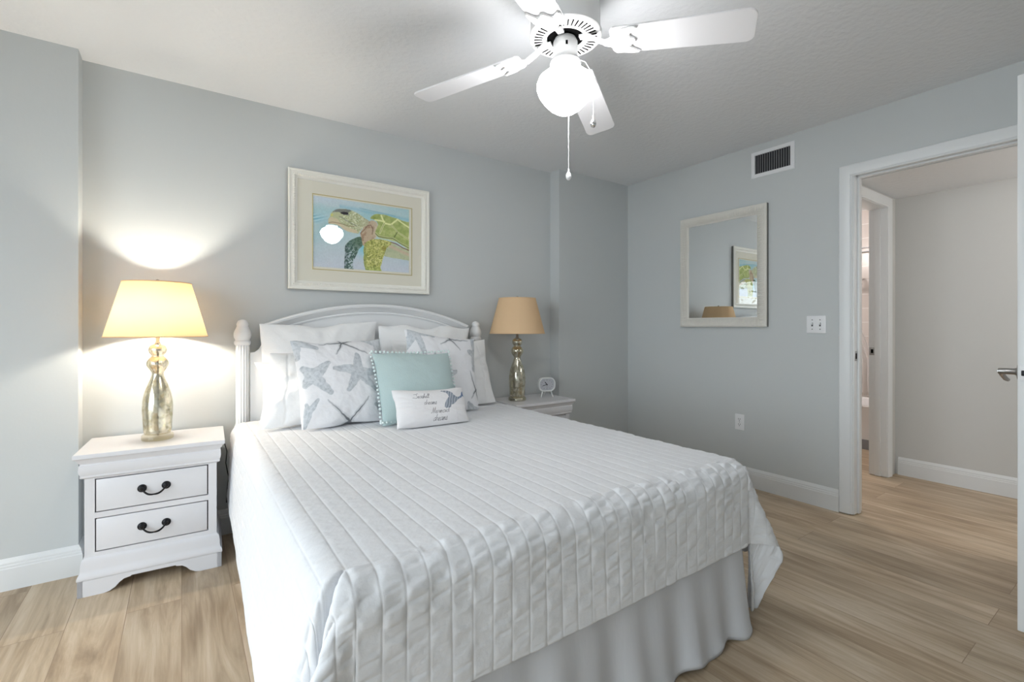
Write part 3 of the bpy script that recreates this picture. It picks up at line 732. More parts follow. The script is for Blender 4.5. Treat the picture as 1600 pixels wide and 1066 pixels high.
# ------------------------------------------------------------------ nightstands
def nightstand(label, loc, rotz):
    t = thing('nightstand', label, 'nightstand', loc, rotz, 'white two-drawer nightstands')
    hw, fy = .240, -.350         # body half width, body front (back at y = 0)
    b = MB()                     # top slab with stepped moulding under it
    mo = [(.032, .607), (.0335, .604), (.0335, .590), (.031, .587), (.026, .585), (.024, .582), (.021, .574), (.014, .566), (.013, .562)]
    rect = [(-hw, 0), (hw, 0), (hw, fy), (-hw, fy)]
    def ring(o): return [(-hw - o, .0), (hw + o, .0), (hw + o, fy - o), (-hw - o, fy - o)]
    def stack(b, pr):
        v = [(x, y, z) for o, z in pr for x, y in ring(o)]; f = []
        for i in range(len(pr) - 1):
            for k in range(4): f.append((i * 4 + k, i * 4 + (k + 1) % 4, (i + 1) * 4 + (k + 1) % 4, (i + 1) * 4 + k))
        f.append((0, 1, 2, 3)); f.append(tuple((len(pr) - 1) * 4 + k for k in range(4))); b.raw(v, f)
    stack(b, [(.030, .607)] + mo); b.build('top', M['furn'], t, 30)
    b = MB(); stack(b, [(.013, .562), (.013, .560), (.016, .556), (.018, .535), (.015, .520), (.012, .512), (.0135, .508), (.0125, .503), (.007, .499), (.0, .497)]); b.build('frieze', M['furn'], t, 30)
    b = MB()                     # carcass: sides, back, stiles and rails
    b.box(-hw, -hw + .018, fy, 0, .155, .4975); b.box(hw - .018, hw, fy, 0, .155, .4975); b.box(-hw + .018, hw - .018, -.012, 0, .155, .4975)
    dw = .206
    b.box(-hw + .018, -dw, fy, fy + .02, .155, .4975); b.box(dw, hw - .018, fy, fy + .02, .155, .4975)
    for z0, z1 in ((.155, .176), (.322, .346), (.492, .4975)): b.box(-dw, dw, fy, fy + .02, z0, z1)
    b.build('case', M['furn'], t, 30)
    MB().box(-hw + .019, hw - .019, fy + .021, -.013, .156, .4965).build('case_interior', M['gap'], t, 0)
    for z0, z1 in ((.1805, .3175), (.3505, .4875)):
        d = MB().box(-dw + .0045, dw - .0045, fy - .001, fy + .0195, z0, z1, .0015).build('drawer', M['furn'], t, 30)
        b = MB(); zc_ = (z0 + z1) / 2 + .004
        for sx in (-.044, .044):
            Rm = Matrix.Translation((sx, fy - .001, zc_)) @ Matrix.Rotation(PI / 2, 4, 'X')
            b.lathe([(.0175, 0), (.0175, .002), (.0145, .004), (.0135, .0055), (.0095, .007), (.008, .010), (.0085, .016), (.006, .020), (0, .021)], 28, Rm)
        pts = []
        for i in range(25):
            q = i / 24; x = -.044 + .088 * q; e = abs(2 * q - 1)
            pts.append((x * (1 - .10 * math.sin(PI * q)), fy - .016 - .012 * math.sin(PI * q), zc_ - .027 * (1 - e ** 3.2)))
        b.tube(pts, [.0032 + .0010 * abs(math.sin(2 * PI * i / 24)) for i in range(25)], 10)
        hh = b.build('handle', M['iron'], d, 40); hh['label'] = 'black iron bail pull on two round rosettes'
    b = MB(); stack(b, [(.0, .158), (.006, .154), (.010, .146), (.0105, .138), (.0125, .128), (.0125, .108), (.015, .096), (.020, .088), (.0225, .080), (.0225, .072), (.021, .069), (.014, .067)]); b.build('base_moulding', M['furn'], t, 30)
    b = MB()                     # bracket feet with a scrolled cut-out
    def bracket(L):
        h = L / 2; cut = [(-h + .150, .0), ]
        left = [(-h, 0), (-h + .085, 0), (-h + .105, .004), (-h + .125, .016), (-h + .140, .033), (-h + .155, .044), (-h + .178, .048), (-h + .180, .052)]
        left = [(x * 1, z) for x, z in left]
        return left + [(-x, z) for x, z in left[::-1]] + [(h, .068), (-h, .068)]
    w2 = hw + .020
    b.prism(bracket(2 * w2), 'y', fy - .020, fy - .002)
    def side_br():
        a, c = fy - .020, 0.
        return [(a, 0), (a + .08, 0), (a + .11, .016), (a + .13, .044), (a + .15, .050), (c - .15, .050), (c - .13, .044), (c - .11, .016), (c - .08, 0), (c, 0), (c, .068), (a, .068)]
    b.prism(side_br(), 'x', -w2, -w2 + .018); b.prism(side_br(), 'x', w2 - .018, w2)
    b.build('bracket_base', M['furn'], t, 30)
    return t
NSL = (-.086, 3.046, 0); NSR = (2.160, 3.040, 0)
nightstand('white nightstand with two black-handled drawers left of the bed, under the lit lamp', NSL, -.045)
nightstand('white nightstand right of the bed, partly hidden, carrying the alarm clock and unlit lamp', NSR, 0)

# ------------------------------------------------------------------ table lamps
def table_lamp(label, loc, lit):
    t = thing('table_lamp', label, 'lamp', loc, 0, 'mercury glass table lamps')
    MB().lathe([(0, 0), (.061, 0), (.064, .003), (.064, .020), (.060, .025), (.052, .0275), (0, .0275)], 48).build('base', M['crystal' if lit else 'mercury'], t, 40)
    body = [(.050, .0275), (.054, .034), (.0555, .045), (.0575, .085), (.0605, .130), (.0610, .155), (.0585, .190), (.0520, .225), (.0420, .258), (.0320, .284), (.0255, .304), (.0235, .314), (.0250, .322), (.034, .336), (.0425, .350), (.0455, .362), (.0435, .375), (.036, .388), (.0265, .397), (.0245, .401), (.0275, .406), (.0345, .416), (.0375, .428), (.0365, .440), (.030, .450), (.020, .456), (.012, .459)]
    ob = MB().lathe(body, 56, caps=False).build('lamp_body', M['mercury'], t, 60); ob['label'] = 'mottled gold and silver glass body'
    MB().tube([(0, 0, .02), (0, 0, .46)], .0045, 12).build('rod', M['nickel'], t, 60)
    MB().lathe([(0, .458), (.012, .458), (.013, .462), (.010, .466), (.0085, .468), (.0085, .500), (.015, .503), (.0165, .510), (.0165, .550), (.013, .556), (0, .556)], 28).build('socket', M['nickel'], t, 40)
    bz = .600
    prof = [(0, .556), (.013, .556), (.012, .572)] + [(.022 * math.sin(a), bz - .022 * math.cos(a)) for a in np.linspace(.65, PI, 14)]
    MB().lathe([(max(r, 0), z) for r, z in prof[:-1]] + [(0, bz + .022)], 24).build('bulb', M['bulb' if lit else 'bulboff'], t, 80)
    z0, z1, r0, r1 = .494, .752, .204, .136
    b = MB(); pr = [(r0 + (r1 - r0) * i / 12, z0 + (z1 - z0) * i / 12) for i in range(13)]
    b.lathe(pr, 72, caps=False); sh = b.build('lamp_shade', M['shade'], t, 60); sh['label'] = 'tan linen empire shade'
    for r, z in ((r0, z0), (r1, z1)): b = MB(); b.tube([(r * math.cos(2 * PI * k / 72), r * math.sin(2 * PI * k / 72), z) for k in range(73)], .0022, 8, False); b.build('shade_rim', M['shade'], sh, 60)
    b = MB()
    for k in range(3):
        a = 2 * PI * k / 3 + .4; b.tube([(0, 0, z1 - .012), (r1 * .6 * math.cos(a), r1 * .6 * math.sin(a), z1 - .010), (r1 * math.cos(a), r1 * math.sin(a), z1 - .001)], .0016, 8)
    for s in (-1, 1):
        b.tube([(s * .016, 0, .545), (s * .045, 0, .58), (s * .055, 0, .64), (s * .045, 0, .70), (s * .012, 0, z1 - .014), (0, 0, z1 - .012)], .0018, 8)
    b.build('harp', M['nickel'], t, 60)
    if lit:
        c_ = MB().tube([(.0, .05, .010), (0, .12, .0035), (.0, .180, .0045), (.0, .197, .006), (.004, .2075, -.004), (.008, .2085, -.02), (.04, .2085, -.05), (.20, .2085, -.07), (.285, .2, -.085), (.298, .165, -.14), (.292, .155, -.20), (.305, .156, -.28), (.298, .160, -.36), (.296, .165, -.42)], .0026, 8).build('cord', M['iron'], t, 60); c_['label'] = 'dark power cord hanging behind the nightstand'
    MB().lathe([(0, z1 - .014), (.006, z1 - .012), (.006, z1), (.004, z1 + .003), (.008, z1 + .008), (.007, z1 + .015), (0, z1 + .019)], 20).build('finial', M['nickel'], t, 60)
    return t
table_lamp('lit table lamp with glowing tan shade on the nightstand left of the bed', (-.095, 2.855, .6078), True)
table_lamp('unlit table lamp with tan shade on the nightstand right of the bed', (2.035, 2.855, .607), False)

# ------------------------------------------------------------------ alarm clock
ck = thing('alarm_clock', 'small white rounded alarm clock on splayed feet beside the unlit lamp', 'clock', (2.315, 2.86, .607), -.30)
def rrect(w, h, r, n=10):
    out = []
    for cx, cz, a in ((w - r, h - r, 0), (-w + r, h - r, PI / 2), (-w + r, -h + r, PI), (w - r, -h + r, 3 * PI / 2)):
        for i in range(n + 1): out.append((cx + r * math.cos(a + PI / 2 * i / n), cz + r * math.sin(a + PI / 2 * i / n)))
    return out
cz = .097
def rr_ring(b, specs):
    v = []; f = []; n = None
    for w, h, r, y in specs:
        p = rrect(w, h, r); n = len(p); v += [(x, y, cz + z) for x, z in p]
    for i in range(len(specs) - 1):
        for k in range(n): f.append((i * n + k, i * n + (k + 1) % n, (i + 1) * n + (k + 1) % n, (i + 1) * n + k))
    f.append(tuple(range(n))); f.append(tuple((len(specs) - 1) * n + k for k in range(n))); return b.raw(v, f)
rr_ring(MB(), [(.058, .044, .034, .026), (.0665, .0515, .040, .018), (.0685, .0535, .042, -.015), (.0665, .0515, .041, -.021), (.0615, .0465, .037, -.022), (.0595, .0445, .035, -.018), (.0585, .0435, .034, -.011)]).build('case', M['clock'], ck, 30)
dl = MB().prism([(x, cz + z) for x, z in rrect(.0583, .0433, .034)], 'y', -.0125, -.0112).build('dial', M['clockface'], ck, 0)
b = MB()
for k in range(12):
    a = PI / 6 * k; x, z = .047 * math.sin(a), .034 * math.cos(a)
    b.box(x - .0016, x + .0016, -.0131, -.0124, cz + z - .003, cz + z + .003)
b.build('hour_mark', M['slot'], dl, 0)
def hand(a, L, w):
    b = MB(); b.box(-w, w, -.0148, -.0138, -.006, L); b.rot(Matrix.Translation((0, 0, cz)) @ Matrix.Rotation(a, 4, 'Y')); return b
hand(math.radians(-40), .026, .0026).build('hour_hand', M['black'], ck, 0)
hand(math.radians(-104), .038, .0017).build('minute_hand', M['black'], ck, 0)
hand(math.radians(180), .030, .0006).build('second_hand', M['slot'], ck, 0)
for s in (-1, 1): MB().tube([(s * .034, -.006, cz - .048), (s * .047, -.012, .004), (s * .048, -.012, 0)], [.0042, .0040, .0044], 12).build('foot', M['clock'], ck, 60)
MB().tube([(0, .022, cz - .035), (0, .040, .002)], .0035, 10).build('foot', M['clock'], ck, 60)

# ------------------------------------------------------------------ framed turtle print
pic = thing('framed_print', 'framed watercolour print of a green sea turtle above the headboard', 'picture', (.966, YR, 1.374))
PX0, PX1, PZ0, PZ1 = .514, 1.418, 1.374, 2.092
PP = lambda a, w, z: (a, YR - w, z)
wp(frame_rect(MB(), PX0 + .002, PX1 - .002, PZ0 + .002, PZ1 - .002, [(0, .001), (0, .022), (.04, .022), (.04, .001)], PP).build('frame_back', M['frameside'], None, 0), pic)
b = frame_rect(MB(), PX0, PX1, PZ0, PZ1, [(0, .022), (0, .029), (.003, .033), (.010, .034), (.013, .030), (.020, .029), (.026, .031), (.044, .022), (.050, .020), (.054, .016), (.054, .012), (.03, .012)], PP)
rope_rect(b, PX0 + .032, PX1 - .032, PZ0 + .032, PZ1 - .032, .0275, .0085, .010, PP, .3)
wp(b.build('frame', M['frame'], None, 30), pic)
wp(frame_rect(MB(), PX0 + .05, PX1 - .05, PZ0 + .05, PZ1 - .05, [(0, .008), (0, .0135), (.0925, .0135), (.0925, .008)], PP).build('mat_board', M['mat'], None, 0), pic)
AX0, AX1, AZ0, AZ1 = .657, 1.290, 1.505, 1.956
wp(frame_rect(MB(), AX0 - .006, AX1 + .006, AZ0 - .006, AZ1 + .006, [(0, .010), (0, .0155), (.004, .0155), (.006, .012), (.006, .009)], PP).build('fillet', M['gold'], None, 0), pic)
TURT = {
 'head': [(175,154),(199,130),(247,108),(313,99),(375,108),(438,130),(497,166),(540,186),(523,231),(472,270),(439,325),(414,329),(339,323),(289,303),(256,281),(216,269),(151,268),(139,249),(142,224),(159,197)],
 'cap': [(183,145),(215,117),(272,105),(338,100),(362,110),(334,130),(338,159),(297,152),(264,143),(231,139),(199,147)],
 'beak': [(145,224),(175,199),(232,214),(256,244),(289,265),(355,283),(422,301),(414,328),(339,323),(289,303),(256,281),(216,269),(151,268),(139,249)],
 'mouth': [(147,258),(183,246),(224,249),(281,254),(330,265),(388,264)],
 'jaw': [(248,182),(289,194),(322,216),(371,239),(413,252)],
 'eye': [(256,144),(288,128),(321,128),(334,145),(297,157)],
 'neck': [(456,323),(476,270),(506,233),(557,180),(609,187),(631,219),(618,263),(605,308),(618,349),(558,389),(524,410),(482,448),(464,382)],
 'fold': [(456,323),(498,276),(523,239),(557,227),(583,267),(575,319)],
 'shell': [(553,159),(583,126),(643,104),(731,108),(838,126),(929,146),(1012,176),(1013,451),(912,408),(821,372),(732,355),(644,347),(605,308),(618,255),(635,218),(622,185),(591,167)],
 's1': [(669,115),(705,193),(776,198),(843,134)],
 's2': [(705,193),(679,239),(657,306)],
 's3': [(776,198),(843,265),(971,331)],
 's4': [(843,134),(920,178),(989,214),(971,331)],
 's5': [(803,331),(843,265)],
 's6': [(604,170),(705,176)],
 's7': [(843,265),(821,311),(803,348)],
 'rim': [(605,308),(644,338),(732,342),(794,340),(857,378),(930,406),(1013,443)],
 'red': [(776,381),(839,397),(912,430),(1005,463)],
 'belly': [(776,385),(839,410),(1013,471),(1013,553),(930,556),(858,548),(733,537),(684,520),(724,460)],
 'flipR': [(498,429),(541,387),(610,367),(697,363),(768,378),(778,403),(732,442),(706,505),(685,567),(672,620),(663,655),(668,728),(525,729),(499,667),(484,600),(490,532),(486,481)],
 'flipL': [(306,473),(331,428),(380,390),(456,357),(469,398),(473,449),(440,486),(423,529),(398,582),(382,634),(382,718),(304,719),(295,649),(299,565)],
}
def turtle(nx=400, nz=286):
    s, t = np.meshgrid(np.linspace(0, 1, nx), np.linspace(0, 1, nz), indexing='ij')
    x = s * 1000; y = t * 714
    wx = x + (fbm(x / 60, y / 60, 3) - .5) * 10; wy = y + (fbm(x / 60 + 50, y / 60, 3) - .5) * 10
    g = fbm(x / 28, y / 28, 4); g2 = fbm(x / 9, y / 9, 3); lo = fbm(x / 260, y / 150 + 4, 3)
    c = np.ones(x.shape + (3,)) * lin(182, 203, 206)
    c = blend(c, np.clip(1 - y / 140, 0, 1) * np.clip(1.2 - x / 500, 0, 1), lin(198, 206, 220), .8)
    c = blend(c, np.clip((lo - .45) * 4, 0, 1), lin(150, 192, 199), .7)
    c = blend(c, np.clip((y - 330) / 330, 0, 1), lin(197, 202, 212), .85)
    c = blend(c, np.clip(1 - np.abs(y - 70 - x * .05 - 30 * (lo - .5)) / 26, 0, 1) * (x > 250), lin(122, 178, 196), .6)
    c = blend(c, np.clip(1 - np.abs(y - 30 - x * .09) / 8, 0, 1) * (x > 440) * (x < 820), lin(108, 160, 180), .6)
    st = np.clip(1 - np.abs(y - 215 - .15 * (160 - x) * np.sin(x / 30)) / 60, 0, 1) * np.clip((190 - x) / 150, 0, 1)
    c = blend(c, st, lin(112, 172, 190), .9); c = blend(c, st * (np.sin(x / 14 + y / 5) > .3), lin(205, 230, 236), .7)
    c = blend(c, np.exp(-(((x - 170) / 110) ** 2 + ((y - 330) / 90) ** 2)), lin(128, 176, 186), .8)
    c = blend(c, np.exp(-(((x - 480) / 60) ** 2 + ((y - 470) / 80) ** 2)), lin(120, 196, 212), .8)
    def fill(k, col, a=1.0):
        nonlocal c
        m = inpoly(wx, wy, smooth_closed(TURT[k], 5)).astype(float); c = blend(c, m, col, a); return m
    def line(k, w, col, a=.9):
        nonlocal c
        c = blend(c, np.clip((w - dline(wx, wy, TURT[k])) / 3 + .5, 0, 1), col, a)
    m = fill('belly', lin(186, 192, 160)); c = blend(c, m * np.clip((g - .4) * 3, 0, 1), lin(160, 172, 138), .6); c = blend(c, m * np.clip(1 - np.abs(y - 430 - (x - 780) * .35) / 30, 0, 1), lin(206, 176, 160), .7)
    m = fill('shell', lin(168, 180, 112)); c = blend(c, m * np.clip((g - .45) * 4, 0, 1), lin(142, 160, 92), .7); c = blend(c, m * np.clip((.47 - g) * 4, 0, 1), lin(190, 198, 138), .6)
    c = blend(c, m * np.clip((y - 260 - (x - 620) * .25) / 70, 0, 1) * .6, lin(134, 150, 88), .6)
    c = blend(c, m * np.clip(1 - np.hypot((x - 600) / 60, (y - 150) / 40), 0, 1), lin(120, 138, 62), .8)
    for k in ('s1', 's2', 's3', 's4', 's6'): line(k, 8, lin(224, 228, 172), .95)
    for k in ('s3', 's7', 's5', 's2'):
        line(k, 3, lin(92, 102, 58), .8)
    c = blend(c, np.clip((26 - dline(wx, wy, [(a, b_ + 10) for a, b_ in TURT['rim']])) / 5, 0, 1) * m, lin(186, 192, 138), .9)
    line('rim', 4.5, lin(92, 104, 66), .8); line('red', 5, lin(112, 58, 44), .9)
    m = fill('neck', lin(188, 170, 146)); c = blend(c, m * np.clip((g - .45) * 4, 0, 1), lin(150, 118, 96), .8); c = blend(c, m * np.clip((x - 575) / 40, 0, 1), lin(206, 196, 176), .7)
    line('fold', 5, lin(112, 86, 68), .7)
    m = fill('flipL', lin(96, 122, 110)); mm = m
    spots = vnoise(x / 11, y / 11); c = blend(c, m * (spots > .62) * np.clip((y - 420) / 120, .15, 1), lin(190, 200, 208), .8); c = blend(c, m * (spots < .36), lin(62, 84, 84), .75)
    c = blend(c, m * np.clip((640 - y) / 300, 0, 1) * np.clip((x - 360) / 60, 0, 1), lin(88, 112, 84), .6)
    m = fill('flipR', lin(176, 178, 104)); c = blend(c, m * (vnoise(x / 13 + 7, y / 10) > .6), lin(208, 206, 140), .85); c = blend(c, m * (vnoise(x / 9 + 3, y / 12 + 5) < .33), lin(120, 128, 66), .8)
    c = blend(c, m * np.clip(1 - np.abs(x - 500 + (y - 560) * .02) / 26, 0, 1), lin(128, 140, 84), .7); c = blend(c, m * np.clip((y - 640) / 70, 0, 1), lin(164, 184, 104), .7)
    c = blend(c, m * (np.hypot(x - 700, y - 455) < 26), lin(140, 128, 52), .7)
    m = fill('head', lin(182, 186, 148)); c = blend(c, m * np.clip((g2 - .52) * 6, 0, 1) * np.clip((x - 240) / 80, 0, 1), lin(128, 142, 96), .75); c = blend(c, m * (vnoise(x / 10, y / 8) > .66) * (x > 250), lin(222, 226, 204), .7)
    c = blend(c, m * np.clip((x - 430) / 90, 0, 1), lin(182, 178, 150), .6)
    m = fill('cap', lin(110, 112, 112), .9); c = blend(c, m * np.clip((g - .5) * 5, 0, 1), lin(150, 156, 140), .7)
    m = fill('beak', lin(204, 192, 164), .9); line('mouth', 4, lin(140, 116, 88), .8); line('jaw', 5, lin(70, 74, 58), .8); line('jaw', 1.5, lin(220, 222, 200), .7)
    fill('eye', lin(50, 46, 52)); 
    c = blend(c, (np.hypot(x - 175, y - 175) < 14) * 1., lin(206, 204, 110), .7)
    c = blend(c, inpoly(wx, wy, TURT['flipL']) & (x < 335) & (y > 470), lin(70, 84, 88), .45)
    c = np.clip(c * 1.22 * (.92 + .16 * g2[..., None]), 0, .92)
    P = np.stack([AX0 - .002 + (AX1 - AX0 + .004) * s, np.full(s.shape, YR - .0095), AZ1 + .002 - (AZ1 - AZ0 + .004) * t], -1)
    return wp(grid_mesh('art_print', P, M['print'], col=c), pic)
turtle()
wp(MB().box(PX0 + .045, PX1 - .045, YR - .0185, YR - .0170, PZ0 + .045, PZ1 - .045).build('picture_glass', M['picglass'], None, 0), pic)

# ------------------------------------------------------------------ wall mirror
mi = thing('wall_mirror', 'rectangular mirror in a whitewashed ribbed frame on the wall by the door', 'mirror', (XR, 2.035, 1.150))
MY0, MY1, MZ0, MZ1 = 1.690, 2.381, 1.150, 2.012
MP = lambda a, w, z: (XR - w, a, z)
wp(frame_rect(MB(), MY0, MY1, MZ0, MZ1, [(0, .001), (0, .024), (.05, .024), (.05, .001)], MP).build('frame_back', M['ropeside'], None, 0), mi)
b = frame_rect(MB(), MY0 - .001, MY1 + .001, MZ0 - .001, MZ1 + .001, [(0, .022), (.001, .030), (.010, .036), (.024, .038), (.048, .034), (.062, .026), (.070, .021), (.071, .014), (.03, .014)], MP)
for p, q in (((0, 0), (1, 0)), ((1, 0), (1, 1)), ((1, 1), (0, 1)), ((0, 1), (0, 0))):      # slanting ribs over the face
    A = (MY0 + p[0] * (MY1 - MY0), MZ0 + p[1] * (MZ1 - MZ0)); Bq = (MY0 + q[0] * (MY1 - MY0), MZ0 + q[1] * (MZ1 - MZ0))
    L = math.dist(A, Bq); d = ((Bq[0] - A[0]) / L, (Bq[1] - A[1]) / L); nn = (-d[1], d[0]); n = int(L / .0105)
    for i in range(n):
        s0 = .012 + i * .0105
        i0, i1 = .012, .060
        if s0 < i1 + .004 or s0 > L - i1 - .004:
            lim = (s0 if s0 < L / 2 else L - s0) - .004
            if lim < i0 + .006: continue
            i1 = min(i1, lim)
        pts = []
        for k in range(6):
            u = i0 + (i1 - i0) * k / 5; ww = .0355 + .0025 * math.sin(PI * (u - .01) / .055) - .008 * max(0, (u - .045) / .02)
            sl = s0 + (.004 if .075 < s0 < L - .075 else 0) * (k / 5 - .5) * 2
            pts.append(MP(A[0] + d[0] * sl + nn[0] * u, ww, A[1] + d[1] * sl + nn[1] * u))
        b.tube(pts, .0036, 6)
wp(b.build('frame', M['rope'], None, 40), mi)
wp(MB().box(XR - .0165, XR - .010, MY0 + .055, MY1 - .055, MZ0 + .055, MZ1 - .055).build('mirror_glass', M['mirror'], None, 0), mi)

# ------------------------------------------------------------------ air vent, switch plate, outlet
ve = thing('air_vent', 'white metal air vent with upright slats high on the wall by the ceiling', 'vent', (XR, 1.664, 2.205))
VY0, VY1, VZ0, VZ1 = 1.517, 1.811, 2.206, 2.392
wp(frame_rect(MB(), VY0, VY1, VZ0, VZ1, [(0, 0), (0, .003), (.004, .007), (.020, .009), (.026, .007), (.028, .004), (.028, 0)], MP).build('frame', M['plate'], None, 25), ve)
wp(MB().box(XR - .0025, XR - .0005, VY0 + .02, VY1 - .02, VZ0 + .02, VZ1 - .02).build('duct_opening', M['dark'], None, 0), ve)
n = 15
for i in range(n):
    y = VY0 + .028 + (VY1 - VY0 - .056) * (i + .5) / n
    b = MB().box(-.0052, .0042, -.0009, .0009, VZ0 + .027, VZ1 - .027); b.rot(Matrix.Translation((XR - .0072, y, 0)) @ Matrix.Rotation(.55, 4, 'Z')); wp(b.build('slat', M['slat'], None, 0), ve)
for z in (VZ0 + .093,):
    for y in (VY0 + .012, VY1 - .012): wp(MB().lathe([(.004, 0), (.004, .001), (0, .002)], 14, Matrix.Translation((XR - .0085, y, z)) @ Matrix.Rotation(-PI / 2, 4, 'Y')).build('screw', M['plate'], None), ve)
sw = thing('light_switch', 'white double toggle light switch plate between mirror and door frame', 'switch', (XR, 1.386, 1.107))
SY0, SY1, SZ0, SZ1 = 1.329, 1.443, 1.107, 1.220
sp_ = wp(MB().box(XR - .006, XR, SY0, SY1, SZ0, SZ1, .0025).build('plate', M['plate'], None, 30), sw)
for y in (1.363, 1.409):
    zc_ = (SZ0 + SZ1) / 2
    wp(MB().box(XR - .0066, XR - .0058, y - .0052, y + .0052, zc_ - .012, zc_ + .012).build('toggle_slot', M['slot'], None, 0), sw)
    b = MB().box(-.012, 0, -.0038, .0038, -.0045, .0045, .001); b.rot(Matrix.Translation((XR - .006, y, zc_ + .002)) @ Matrix.Rotation(.5, 4, 'Y')); wp(b.build('toggle', M['plate'], None, 30), sw)
    for z in (zc_ - .030, zc_ + .030): wp(MB().lathe([(.0035, 0), (.0035, .0008), (0, .0016)], 14, Matrix.Translation((XR - .006, y, z)) @ Matrix.Rotation(-PI / 2, 4, 'Y')).build('screw', M['slot'], None), sw)
ou = thing('wall_outlet', 'white duplex wall outlet low on the wall under the mirror', 'outlet', (XR, 1.897, .396))
OZ0, OZ1 = .396, .510
wp(MB().box(XR - .005, XR, 1.862, 1.932, OZ0, OZ1, .0022).build('plate', M['plate'], None, 30), ou)
for zc_ in (.434, .472):
    r_ = wp(MB().lathe([(.0165, 0), (.0165, .0015), (.0155, .0022), (0, .0022)], 24, Matrix.Translation((XR - .0048, 1.897, zc_)) @ Matrix.Rotation(-PI / 2, 4, 'Y')).build('receptacle', M['plate'], None, 30), ou)
    b = MB()
    for dy in (-.006, .006): b.box(XR - .0076, XR - .0068, 1.897 + dy - .0013, 1.897 + dy + .0013, zc_ - .001, zc_ + .008)
    b.box(XR - .0076, XR - .0068, 1.8945, 1.8995, zc_ - .010, zc_ - .005)
    o = b.build('slots', M['black'], None, 0); o.parent = r_; o.matrix_parent_inverse = Matrix.Translation(ou.location).inverted() @ Matrix.Identity(4); o.matrix_parent_inverse = Matrix.Identity(4)
wp(MB().lathe([(.003, 0), (.003, .0008), (0, .0015)], 12, Matrix.Translation((XR - .005, 1.897, .453)) @ Matrix.Rotation(-PI / 2, 4, 'Y')).build('screw', M['slot'], None), ou)

# ------------------------------------------------------------------ ceiling fan
FC = (1.1904, 1.3567)
fan = thing('ceiling_fan', 'white four-blade ceiling fan with a lit opal glass globe', 'ceiling fan', (*FC, H))
FT = Matrix.Translation((FC[0], FC[1], 0))
def F(b, name, m, sm=35, mtx=FT): b.rot(mtx); return wp(b.build(name, m, None, sm), fan)
F(MB().lathe([(.070, 2.440), (.085, 2.425), (.110, 2.405), (.122, 2.380), (.129, 2.350), (.131, 2.320), (.131, 2.252), (.136, 2.250), (.1365, 2.243), (.133, 2.238), (.126, 2.236), (.072, 2.233), (.070, 2.242), (0, 2.242)], 72), 'motor_housing', M['fanwhite'])
b = MB()
for k in range(40):
    q = MB(); q.box(.086, .118, -.0024, .0024, 2.2325, 2.2350); q.rot(Matrix.Rotation(2 * PI * k / 40, 4, 'Z')); me = bpy.data.meshes.new('t'); q.bm.to_mesh(me); b.bm.from_mesh(me); q.bm.free(); bpy.data.meshes.remove(me)
F(b, 'vent_slots', M['black'], 0)
F(MB().lathe([(0, 2.2415), (.0695, 2.2415), (.0695, 2.2405), (0, 2.2405)], 48), 'rotor_recess', M['black'], 0)
F(MB().lathe([(0, 2.241), (.026, 2.240), (.040, 2.234), (.0455, 2.222), (.0465, 2.172), (.0475, 2.168), (.0475, 2.152), (.057, 2.146), (.0585, 2.140), (.0585, 2.126), (.054, 2.124), (0, 2.124)], 48), 'switch_housing', M['fanwhite'])
F(MB().box(.0455, .047, -.004, .004, 2.19, 2.205), 'reverse_switch', M['black'], 0, FT @ Matrix.Rotation(-2.18, 4, 'Z'))
gl = F(MB().lathe([(.0, 2.126), (.050, 2.126), (.052, 2.116), (.058, 2.109), (.080, 2.100), (.099, 2.084), (.1075, 2.063), (.1065, 2.044), (.098, 2.022), (.081, 1.998), (.060, 1.976), (.038, 1.961), (.016, 1.953), (0, 1.952)], 48), 'light_globe', M['globe'], 80)
gl['label'] = 'glowing opal glass globe'
R0, R1, ZA, ZB = .185, .648, 2.186, 2.130
droop = math.atan2(ZA - ZB, R1 - R0)
